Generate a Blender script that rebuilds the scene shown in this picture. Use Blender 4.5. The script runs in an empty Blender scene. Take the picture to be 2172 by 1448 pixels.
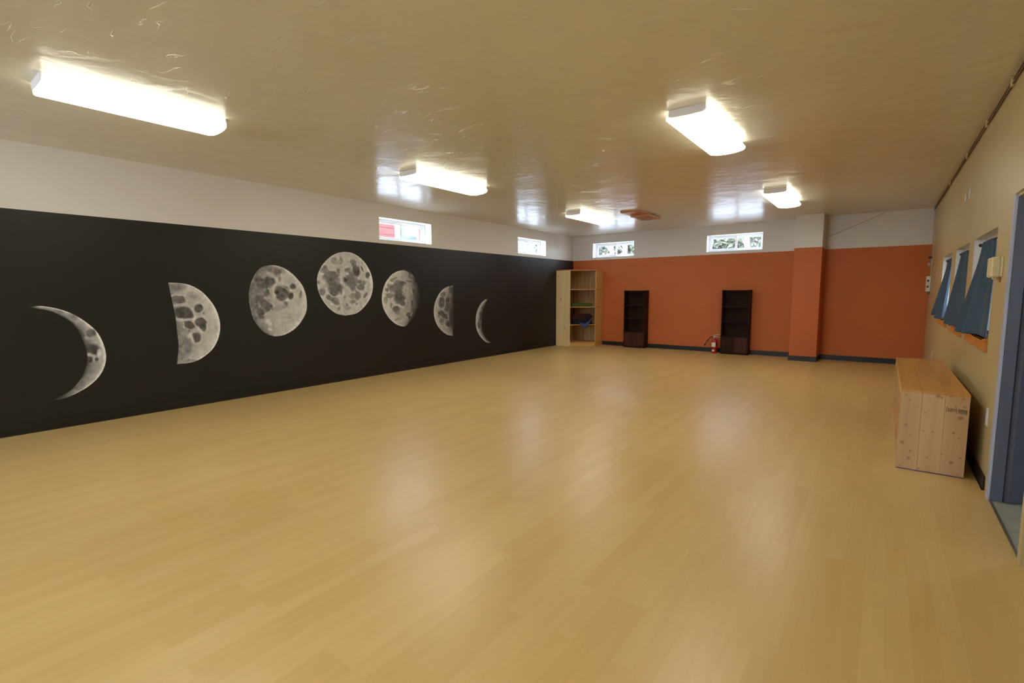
import bpy, bmesh, math, random
import numpy as np
from mathutils import Vector, Matrix, noise

random.seed(7)
SC = bpy.context.scene
COL = SC.collection

# ---------------------------------------------------------------- camera
CAM_H = 1.30
YAW, PITCH, ROLL, FPX = -0.64760, -0.1010, -0.0042, 1040.8
_f = Vector((math.sin(YAW)*math.cos(PITCH), math.cos(YAW)*math.cos(PITCH), math.sin(PITCH)))
_r = Vector((math.cos(YAW), -math.sin(YAW), 0.0))
_u = _r.cross(_f)
_r2 = _r*math.cos(ROLL) + _u*math.sin(ROLL)
_u2 = -_r*math.sin(ROLL) + _u*math.cos(ROLL)
cam_data = bpy.data.cameras.new('camera')
cam_data.sensor_width = 36.0
cam_data.lens = FPX*36.0/2172.0
cam_data.clip_start = 0.02
cam_data.clip_end = 400
cam = bpy.data.objects.new('camera', cam_data)
COL.objects.link(cam)
cam.matrix_world = Matrix(((_r2.x, _u2.x, -_f.x, 0), (_r2.y, _u2.y, -_f.y, 0), (_r2.z, _u2.z, -_f.z, CAM_H), (0, 0, 0, 1)))
SC.camera = cam

# ---------------------------------------------------------------- view, world
SC.view_settings.view_transform = 'Standard'
SC.view_settings.look = 'None'
SC.view_settings.gamma = 1.0
SC.view_settings.use_curve_mapping = False
SC.view_settings.exposure = 0.93
LAMP = 7.2                      # strength of the fluorescent lenses
SKY = 12.5
world = bpy.data.worlds.new('overcast_sky')
SC.world = world
world.use_nodes = True
_n = world.node_tree.nodes; _l = world.node_tree.links
_bg = _n['Background']
_tc = _n.new('ShaderNodeTexCoord')
_ns = _n.new('ShaderNodeTexNoise'); _ns.inputs['Scale'].default_value = 3.0; _ns.inputs['Detail'].default_value = 4
_cr = _n.new('ShaderNodeValToRGB')
_cr.color_ramp.elements[0].position = .3; _cr.color_ramp.elements[0].color = (.72, .83, 1, 1)
_cr.color_ramp.elements[1].position = .7; _cr.color_ramp.elements[1].color = (.88, .94, 1, 1)
_l.new(_tc.outputs['Generated'], _ns.inputs['Vector']); _l.new(_ns.outputs['Fac'], _cr.inputs['Fac'])
_l.new(_cr.outputs['Color'], _bg.inputs['Color'])
_bg.inputs['Strength'].default_value = SKY

# ---------------------------------------------------------------- room numbers (metres)
XL, XR, YB, YF, ZC, ZP = -6.320, 0.591, 10.934, -3.2, 2.666, 2.0625

# ---------------------------------------------------------------- materials
def srgb(r, g, b):
    f = lambda c: c/12.92 if c <= .04045 else ((c+.055)/1.055)**2.4
    return (f(r/255), f(g/255), f(b/255), 1)

def mat(name, color, rough=.6, metal=0, spec=.5, noise_scale=None, var=.08, bump=0, bump_scale=60, stretch=(1, 1, 1), rough_var=0, coat=0):
    m = bpy.data.materials.new(name); m.use_nodes = True
    nt = m.node_tree; b = nt.nodes['Principled BSDF']
    b.inputs['Base Color'].default_value = color
    b.inputs['Roughness'].default_value = rough
    b.inputs['Metallic'].default_value = metal
    b.inputs['Specular IOR Level'].default_value = spec
    if coat:
        b.inputs['Coat Weight'].default_value = coat; b.inputs['Coat Roughness'].default_value = .15
    tc = nt.nodes.new('ShaderNodeTexCoord'); mp = nt.nodes.new('ShaderNodeMapping')
    mp.inputs['Scale'].default_value = stretch
    nt.links.new(tc.outputs['Object'], mp.inputs['Vector'])
    if noise_scale:
        n = nt.nodes.new('ShaderNodeTexNoise'); n.inputs['Scale'].default_value = noise_scale; n.inputs['Detail'].default_value = 6
        nt.links.new(mp.outputs['Vector'], n.inputs['Vector'])
        r = nt.nodes.new('ShaderNodeMapRange')
        r.inputs['From Min'].default_value = .25; r.inputs['From Max'].default_value = .75
        r.inputs['To Min'].default_value = 1-var; r.inputs['To Max'].default_value = 1+var
        nt.links.new(n.outputs['Fac'], r.inputs['Value'])
        h = nt.nodes.new('ShaderNodeVectorMath'); h.operation = 'SCALE'
        h.inputs[0].default_value = color[:3]
        nt.links.new(r.outputs['Result'], h.inputs['Scale'])
        nt.links.new(h.outputs['Vector'], b.inputs['Base Color'])
    if bump:
        n2 = nt.nodes.new('ShaderNodeTexNoise'); n2.inputs['Scale'].default_value = bump_scale; n2.inputs['Detail'].default_value = 5
        nt.links.new(mp.outputs['Vector'], n2.inputs['Vector'])
        bp = nt.nodes.new('ShaderNodeBump'); bp.inputs['Strength'].default_value = bump; bp.inputs['Distance'].default_value = .004
        nt.links.new(n2.outputs['Fac'], bp.inputs['Height']); nt.links.new(bp.outputs['Normal'], b.inputs['Normal'])
    return m

def emis(name, color, strength):
    m = bpy.data.materials.new(name); m.use_nodes = True
    b = m.node_tree.nodes['Principled BSDF']
    b.inputs['Base Color'].default_value = (.8, .8, .8, 1)
    b.inputs['Emission Color'].default_value = color; b.inputs['Emission Strength'].default_value = strength
    return m

def floor_mat():
    m = bpy.data.materials.new('maple_plank_vinyl'); m.use_nodes = True
    nt = m.node_tree; N = nt.nodes; Lk = nt.links; b = N['Principled BSDF']
    tc = N.new('ShaderNodeTexCoord')
    sep = N.new('ShaderNodeSeparateXYZ'); Lk.new(tc.outputs['Object'], sep.inputs[0])
    cmb = N.new('ShaderNodeCombineXYZ'); Lk.new(sep.outputs['Y'], cmb.inputs['X']); Lk.new(sep.outputs['X'], cmb.inputs['Y'])
    br = N.new('ShaderNodeTexBrick'); Lk.new(cmb.outputs[0], br.inputs['Vector'])
    br.offset = .37; br.offset_frequency = 3; br.squash = 1
    br.inputs['Scale'].default_value = 1
    br.inputs['Brick Width'].default_value = .92; br.inputs['Row Height'].default_value = .078
    br.inputs['Mortar Size'].default_value = .0007; br.inputs['Mortar Smooth'].default_value = .3
    br.inputs['Color1'].default_value = FL_A; br.inputs['Color2'].default_value = FL_B
    br.inputs['Mortar'].default_value = FL_M
    # fine grain drawn out along the boards
    mp = N.new('ShaderNodeMapping'); mp.inputs['Scale'].default_value = (26, 1.6, 1); Lk.new(tc.outputs['Object'], mp.inputs['Vector'])
    g = N.new('ShaderNodeTexNoise'); g.inputs['Scale'].default_value = 1.5; g.inputs['Detail'].default_value = 8; g.inputs['Roughness'].default_value = .6
    Lk.new(mp.outputs['Vector'], g.inputs['Vector'])
    r = N.new('ShaderNodeMapRange'); r.inputs['From Min'].default_value = .3; r.inputs['From Max'].default_value = .7
    r.inputs['To Min'].default_value = .96; r.inputs['To Max'].default_value = 1.035; Lk.new(g.outputs['Fac'], r.inputs['Value'])
    # wide worn patches
    g2 = N.new('ShaderNodeTexNoise'); g2.inputs['Scale'].default_value = .9; g2.inputs['Detail'].default_value = 4
    Lk.new(tc.outputs['Object'], g2.inputs['Vector'])
    r2 = N.new('ShaderNodeMapRange'); r2.inputs['From Min'].default_value = .3; r2.inputs['From Max'].default_value = .7
    r2.inputs['To Min'].default_value = .96; r2.inputs['To Max'].default_value = 1.04; Lk.new(g2.outputs['Fac'], r2.inputs['Value'])
    mu = N.new('ShaderNodeMath'); mu.operation = 'MULTIPLY'; Lk.new(r.outputs[0], mu.inputs[0]); Lk.new(r2.outputs[0], mu.inputs[1])
    sc = N.new('ShaderNodeVectorMath'); sc.operation = 'SCALE'; Lk.new(br.outputs['Color'], sc.inputs[0]); Lk.new(mu.outputs[0], sc.inputs['Scale'])
    Lk.new(sc.outputs['Vector'], b.inputs['Base Color'])
    rr = N.new('ShaderNodeMapRange'); rr.inputs['From Min'].default_value = .3; rr.inputs['From Max'].default_value = .7
    rr.inputs['To Min'].default_value = .26; rr.inputs['To Max'].default_value = .36; Lk.new(g2.outputs['Fac'], rr.inputs['Value'])
    b.inputs['Roughness'].default_value = .32
    n3 = N.new('ShaderNodeTexNoise'); n3.inputs['Scale'].default_value = 28; n3.inputs['Detail'].default_value = 3
    Lk.new(tc.outputs['Object'], n3.inputs['Vector'])
    bp = N.new('ShaderNodeBump'); bp.inputs['Strength'].default_value = .12; bp.inputs['Distance'].default_value = .003
    Lk.new(n3.outputs['Fac'], bp.inputs['Height']); Lk.new(bp.outputs['Normal'], b.inputs['Normal'])
    b.inputs['Specular IOR Level'].default_value = .45
    return m

def ceiling_mat():
    m = bpy.data.materials.new('glossy_tan_trowelled_plaster'); m.use_nodes = True
    nt = m.node_tree; N = nt.nodes; Lk = nt.links; b = N['Principled BSDF']
    b.inputs['Base Color'].default_value = CEIL_C
    b.inputs['Roughness'].default_value = .25
    b.inputs['Specular IOR Level'].default_value = .5
    tc = N.new('ShaderNodeTexCoord')
    # low trowel swells
    n1 = N.new('ShaderNodeTexNoise'); n1.inputs['Scale'].default_value = 2.6; n1.inputs['Detail'].default_value = 3; n1.inputs['Distortion'].default_value = .6
    Lk.new(tc.outputs['Object'], n1.inputs['Vector'])
    # short curved ridges: thin bands of a distorted noise, kept only in scattered places
    n2 = N.new('ShaderNodeTexNoise'); n2.inputs['Scale'].default_value = 1.0; n2.inputs['Detail'].default_value = 3; n2.inputs['Distortion'].default_value = .5
    mp2 = N.new('ShaderNodeMapping'); mp2.inputs['Rotation'].default_value = (0, 0, .5); mp2.inputs['Scale'].default_value = (3.0, 8.0, 1)
    Lk.new(tc.outputs['Object'], mp2.inputs['Vector']); Lk.new(mp2.outputs['Vector'], n2.inputs['Vector'])
    s = N.new('ShaderNodeMath'); s.operation = 'SUBTRACT'; s.inputs[1].default_value = .5; Lk.new(n2.outputs['Fac'], s.inputs[0])
    a = N.new('ShaderNodeMath'); a.operation = 'ABSOLUTE'; Lk.new(s.outputs[0], a.inputs[0])
    rg = N.new('ShaderNodeMapRange'); rg.inputs['From Min'].default_value = 0; rg.inputs['From Max'].default_value = .012
    rg.inputs['To Min'].default_value = 1; rg.inputs['To Max'].default_value = 0; Lk.new(a.outputs[0], rg.inputs['Value'])
    n4 = N.new('ShaderNodeTexNoise'); n4.inputs['Scale'].default_value = 4.6; n4.inputs['Detail'].default_value = 2
    mp = N.new('ShaderNodeMapping'); mp.inputs['Location'].default_value = (7, 3, 1); Lk.new(tc.outputs['Object'], mp.inputs['Vector']); Lk.new(mp.outputs['Vector'], n4.inputs['Vector'])
    mk = N.new('ShaderNodeMapRange'); mk.inputs['From Min'].default_value = .52; mk.inputs['From Max'].default_value = .68; Lk.new(n4.outputs['Fac'], mk.inputs['Value'])
    mm = N.new('ShaderNodeMath'); mm.operation = 'MULTIPLY'; Lk.new(rg.outputs[0], mm.inputs[0]); Lk.new(mk.outputs[0], mm.inputs[1])
    b1 = N.new('ShaderNodeBump'); b1.inputs['Strength'].default_value = .5; b1.inputs['Distance'].default_value = .02; Lk.new(n1.outputs['Fac'], b1.inputs['Height'])
    b2 = N.new('ShaderNodeBump'); b2.inputs['Strength'].default_value = .65; b2.inputs['Distance'].default_value = .004
    Lk.new(mm.outputs[0], b2.inputs['Height']); Lk.new(b1.outputs['Normal'], b2.inputs['Normal'])
    n5 = N.new('ShaderNodeTexNoise'); n5.inputs['Scale'].default_value = 22; n5.inputs['Detail'].default_value = 3
    Lk.new(tc.outputs['Object'], n5.inputs['Vector'])
    b3 = N.new('ShaderNodeBump'); b3.inputs['Strength'].default_value = .22; b3.inputs['Distance'].default_value = .004
    Lk.new(n5.outputs['Fac'], b3.inputs['Height']); Lk.new(b2.outputs['Normal'], b3.inputs['Normal'])
    Lk.new(b3.outputs['Normal'], b.inputs['Normal'])
    return m

def wood_mat(name, c1, c2, rough=.5, axis='z', scale=1.0, knots=(), coat=0, spec=.45):
    """grain along one object axis; knots: list of (x,y,z,r) in object space"""
    m = bpy.data.materials.new(name); m.use_nodes = True
    nt = m.node_tree; N = nt.nodes; Lk = nt.links; b = N['Principled BSDF']
    tc = N.new('ShaderNodeTexCoord'); mp = N.new('ShaderNodeMapping')
    st = {'x': (1.2, 22, 22), 'y': (22, 1.2, 22), 'z': (22, 22, 1.2)}[axis]
    mp.inputs['Scale'].default_value = [v*scale for v in st]
    Lk.new(tc.outputs['Object'], mp.inputs['Vector'])
    n = N.new('ShaderNodeTexNoise'); n.inputs['Scale'].default_value = 1; n.inputs['Detail'].default_value = 6; n.inputs['Distortion'].default_value = .6
    Lk.new(mp.outputs['Vector'], n.inputs['Vector'])
    cr = N.new('ShaderNodeValToRGB'); cr.color_ramp.elements[0].position = .32; cr.color_ramp.elements[1].position = .68
    cr.color_ramp.elements[0].color = c1; cr.color_ramp.elements[1].color = c2
    Lk.new(n.outputs['Fac'], cr.inputs['Fac'])
    out = cr.outputs['Color']
    for (x, y, z, r) in knots:
        d = N.new('ShaderNodeVectorMath'); d.operation = 'DISTANCE'; d.inputs[1].default_value = (x, y, z)
        Lk.new(tc.outputs['Object'], d.inputs[0])
        r_ = N.new('ShaderNodeMapRange'); r_.inputs['From Min'].default_value = r*.5; r_.inputs['From Max'].default_value = r*1.5
        r_.inputs['To Min'].default_value = .62; r_.inputs['To Max'].default_value = 0
        Lk.new(d.outputs['Value'], r_.inputs['Value'])
        mx = N.new('ShaderNodeMix'); mx.data_type = 'RGBA'; mx.inputs[7].default_value = srgb(132, 78, 36)
        Lk.new(r_.outputs[0], mx.inputs[0]); Lk.new(out, mx.inputs[6]); out = mx.outputs[2]
    Lk.new(out, b.inputs['Base Color'])
    b.inputs['Roughness'].default_value = rough; b.inputs['Specular IOR Level'].default_value = spec
    bp = N.new('ShaderNodeBump'); bp.inputs['Strength'].default_value = .15; bp.inputs['Distance'].default_value = .002
    Lk.new(n.outputs['Fac'], bp.inputs['Height']); Lk.new(bp.outputs['Normal'], b.inputs['Normal'])
    return m

def paint_attr_mat():
    m = bpy.data.materials.new('moon_mural_paint'); m.use_nodes = True
    nt = m.node_tree; N = nt.nodes; Lk = nt.links; b = N['Principled BSDF']
    at = N.new('ShaderNodeAttribute'); at.attribute_name = 'paint'
    tc = N.new('ShaderNodeTexCoord'); n = N.new('ShaderNodeTexNoise'); n.inputs['Scale'].default_value = 34; n.inputs['Detail'].default_value = 5
    Lk.new(tc.outputs['Object'], n.inputs['Vector'])
    r = N.new('ShaderNodeMapRange'); r.inputs['To Min'].default_value = .82; r.inputs['To Max'].default_value = 1.18; Lk.new(n.outputs['Fac'], r.inputs['Value'])
    s = N.new('ShaderNodeVectorMath'); s.operation = 'SCALE'; Lk.new(at.outputs['Color'], s.inputs[0]); Lk.new(r.outputs[0], s.inputs['Scale'])
    Lk.new(s.outputs['Vector'], b.inputs['Base Color']); b.inputs['Roughness'].default_value = .6
    b.inputs['Specular IOR Level'].default_value = .3
    return m

def glass_mat():
    m = bpy.data.materials.new('window_glass'); m.use_nodes = True
    nt = m.node_tree; N = nt.nodes; Lk = nt.links
    for n in list(N):
        if n.type != 'OUTPUT_MATERIAL': N.remove(n)
    out = [n for n in N if n.type == 'OUTPUT_MATERIAL'][0]
    t = N.new('ShaderNodeBsdfTransparent'); t.inputs['Color'].default_value = (.93, .95, .96, 1)
    g = N.new('ShaderNodeBsdfGlossy'); g.inputs['Roughness'].default_value = .02
    mx = N.new('ShaderNodeMixShader'); mx.inputs[0].default_value = .07
    Lk.new(t.outputs[0], mx.inputs[1]); Lk.new(g.outputs[0], mx.inputs[2]); Lk.new(mx.outputs[0], out.inputs[0])
    return m

FL_A, FL_B, FL_M = srgb(216, 184, 124), srgb(210, 175, 113), srgb(206, 172, 110)
CEIL_C = srgb(225, 221, 204)
M_FLOOR = floor_mat(); M_CEIL = ceiling_mat()
M_BLACK = mat('charcoal_black_wall_paint', srgb(32, 31, 30), .42, spec=.35, noise_scale=3, var=.06, bump=.12, bump_scale=40)
M_WHITE = mat('off_white_satin_wall_paint', srgb(224, 219, 214), .38, spec=.45, noise_scale=2, var=.02, bump=.14, bump_scale=14)
M_ORANGE = mat('burnt_orange_wall_paint', srgb(200, 108, 54), .55, spec=.35, noise_scale=2, var=.04, bump=.12, bump_scale=40)
M_YELLOW = mat('sand_yellow_satin_wall_paint', srgb(194, 176, 130), .36, spec=.5, noise_scale=2, var=.03, bump=.18, bump_scale=16)
M_REVEAL = mat('white_window_reveal_paint', srgb(232, 232, 232), .5)
M_VINYL = mat('white_vinyl_frame', srgb(238, 240, 242), .35)
M_COVE = mat('black_rubber_cove_base', srgb(20, 20, 20), .4, noise_scale=4, var=.1)
M_GLASS = glass_mat()
M_LENS = emis('lit_acrylic_lens', (1.0, .985, .84, 1), LAMP)
M_LENSIDE = emis('lit_acrylic_lens_side', (1.0, .97, .78, 1), LAMP*.33)
M_CAPM = mat('white_enamel_end_plate', srgb(240, 241, 245), .4)
M_PINE = wood_mat('pale_pine_boards', srgb(232, 202, 148), srgb(240, 214, 164), .5, 'z', knots=((.06, 0, 1.66, .02), (.13, 0, 1.12, .022), (.19, 0, .9, .014), (.24, 0, .42, .02)))
M_PINE2 = wood_mat('pine_shelf_boards', srgb(196, 140, 78), srgb(212, 160, 94), .5, 'x')
M_PINEBACK = wood_mat('tongue_and_groove_pine_back', srgb(176, 138, 94), srgb(218, 184, 136), .6, 'z', .8)
M_DARKW = wood_mat('dark_espresso_wood', srgb(38, 20, 15), srgb(58, 30, 20), .6, 'z', 1.2, spec=.15)
M_DARKW2 = wood_mat('reddish_brown_door_wood', srgb(62, 34, 26), srgb(84, 46, 34), .55, 'z', 1.5, spec=.2)
M_MOON = paint_attr_mat()

# ---------------------------------------------------------------- mesh helpers
def new_obj(name, bm, mats, parent=None, loc=None, smooth=False, bevel=0):
    me = bpy.data.meshes.new(name)
    bm.normal_update(); bm.to_mesh(me); bm.free()
    for m in (mats if isinstance(mats, (list, tuple)) else [mats]):
        me.materials.append(m)
    if smooth:
        for p in me.polygons: p.use_smooth = True
    o = bpy.data.objects.new(name, me); COL.objects.link(o)
    if parent is not None: o.parent = parent
    if loc is not None: o.location = loc
    if bevel:
        md = o.modifiers.new('bevel', 'BEVEL'); md.width = bevel; md.segments = 2; md.limit_method = 'ANGLE'
        md.harden_normals = False
    return o

def box(bm, x0, x1, y0, y1, z0, z1, mi=0):
    vs = [bm.verts.new((x, y, z)) for x in (x0, x1) for y in (y0, y1) for z in (z0, z1)]
    for q in ((0, 1, 3, 2), (4, 6, 7, 5), (0, 4, 5, 1), (2, 3, 7, 6), (0, 2, 6, 4), (1, 5, 7, 3)):
        f = bm.faces.new([vs[i] for i in q]); f.material_index = mi
    return vs

def prism(bm, pts, z0, z1, mi=0):
    """vertical prism over a plan polygon"""
    lo = [bm.verts.new((x, y, z0)) for x, y in pts]; hi = [bm.verts.new((x, y, z1)) for x, y in pts]
    n = len(pts)
    bm.faces.new(lo[::-1]).material_index = mi; bm.faces.new(hi).material_index = mi
    for i in range(n):
        bm.faces.new((lo[i], lo[(i+1) % n], hi[(i+1) % n], hi[i])).material_index = mi
    bmesh.ops.recalc_face_normals(bm, faces=bm.faces)

def tube(bm, pts, r, seg=8, mi=0, caps=True):
    """tube along points; r number or list"""
    rings = []
    for i, p in enumerate(pts):
        p = Vector(p)
        a = Vector(pts[max(i-1, 0)]); b = Vector(pts[min(i+1, len(pts)-1)])
        d = (b-a).normalized()
        up = Vector((0, 0, 1)) if abs(d.z) < .9 else Vector((1, 0, 0))
        s = d.cross(up).normalized(); t = s.cross(d)
        rr = r[i] if isinstance(r, (list, tuple)) else r
        rings.append([bm.verts.new(p + s*rr*math.cos(k*2*math.pi/seg) + t*rr*math.sin(k*2*math.pi/seg)) for k in range(seg)])
    for i in range(len(rings)-1):
        for k in range(seg):
            f = bm.faces.new((rings[i][k], rings[i][(k+1) % seg], rings[i+1][(k+1) % seg], rings[i+1][k])); f.material_index = mi; f.smooth = True
    if caps:
        bm.faces.new(rings[0][::-1]).material_index = mi; bm.faces.new(rings[-1]).material_index = mi

def lathe(bm, prof, seg=24, cx=0, cy=0, mi=0):
    rings = []
    for (r, z) in prof:
        rings.append([bm.verts.new((cx+r*math.cos(k*2*math.pi/seg), cy+r*math.sin(k*2*math.pi/seg), z)) for k in range(seg)])
    for i in range(len(rings)-1):
        for k in range(seg):
            f = bm.faces.new((rings[i][k], rings[i][(k+1) % seg], rings[i+1][(k+1) % seg], rings[i+1][k])); f.material_index = mi; f.smooth = True
    bm.faces.new(rings[0][::-1]).material_index = mi; bm.faces.new(rings[-1]).material_index = mi

def BM(): return bmesh.new()

def empty(name, loc, rz=0):
    o = bpy.data.objects.new(name, None); COL.objects.link(o); o.location = loc; o.rotation_euler = (0, 0, rz)
    o.empty_display_size = .1
    return o

def tag(o, label, cat, group=None, kind=None):
    o['label'] = label; o['category'] = cat
    if group: o['group'] = group
    if kind: o['kind'] = kind
    return o

def struct(o, label=None, cat=None):
    o['kind'] = 'structure'
    if label: o['label'] = label
    if cat: o['category'] = cat
    return o

def copy_tree(o, parent=None):
    c = o.copy(); COL.objects.link(c); c.parent = parent
    for ch in [x for x in bpy.data.objects if x.parent == o]:
        copy_tree(ch, c)
    return c

def wall(name, axis, a, b, us, zs, holes, mfun, mats, rev=None):
    """axis 'x': slab between x=a and x=b, us are y cuts; axis 'y': slab between y=a and y=b, us are x cuts"""
    bm = BM()
    us = sorted(set(us + [h[i] for h in holes for i in (0, 1)])); zs = sorted(set(zs + [h[i] for h in holes for i in (2, 3)]))
    for i in range(len(us)-1):
        for j in range(len(zs)-1):
            u = (us[i]+us[i+1])/2; z = (zs[j]+zs[j+1])/2
            if any(h[0] < u < h[1] and h[2] < z < h[3] for h in holes): continue
            if axis == 'x': box(bm, min(a, b), max(a, b), us[i], us[i+1], zs[j], zs[j+1], mfun(u, z))
            else: box(bm, us[i], us[i+1], min(a, b), max(a, b), zs[j], zs[j+1], mfun(u, z))
    # drop the hidden faces between neighbouring cells
    bmesh.ops.remove_doubles(bm, verts=bm.verts, dist=1e-5)
    seen = {}
    for f in bm.faces:
        k = tuple(sorted(v.index for v in f.verts)) if False else tuple(sorted((round(v.co.x, 4), round(v.co.y, 4), round(v.co.z, 4)) for v in f.verts))
        seen.setdefault(k, []).append(f)
    dead = [f for k, l in seen.items() if len(l) > 1 for f in l]
    if dead: bmesh.ops.delete(bm, geom=dead, context='FACES_ONLY')
    # reveal material: faces inside the openings
    if rev is not None:
        for f in bm.faces:
            c = f.calc_center_median(); u = c.y if axis == 'x' else c.x
            n_ax = 0 if axis == 'x' else 1
            f.normal_update()
            if abs(f.normal[n_ax]) < .5:
                for h in holes:
                    if h[0]-1e-3 < u < h[1]+1e-3 and h[2]-1e-3 < c.z < h[3]+1e-3: f.material_index = rev
    return struct(new_obj(name, bm, mats))
LXL, LXR = -4.360, -1.257
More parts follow.
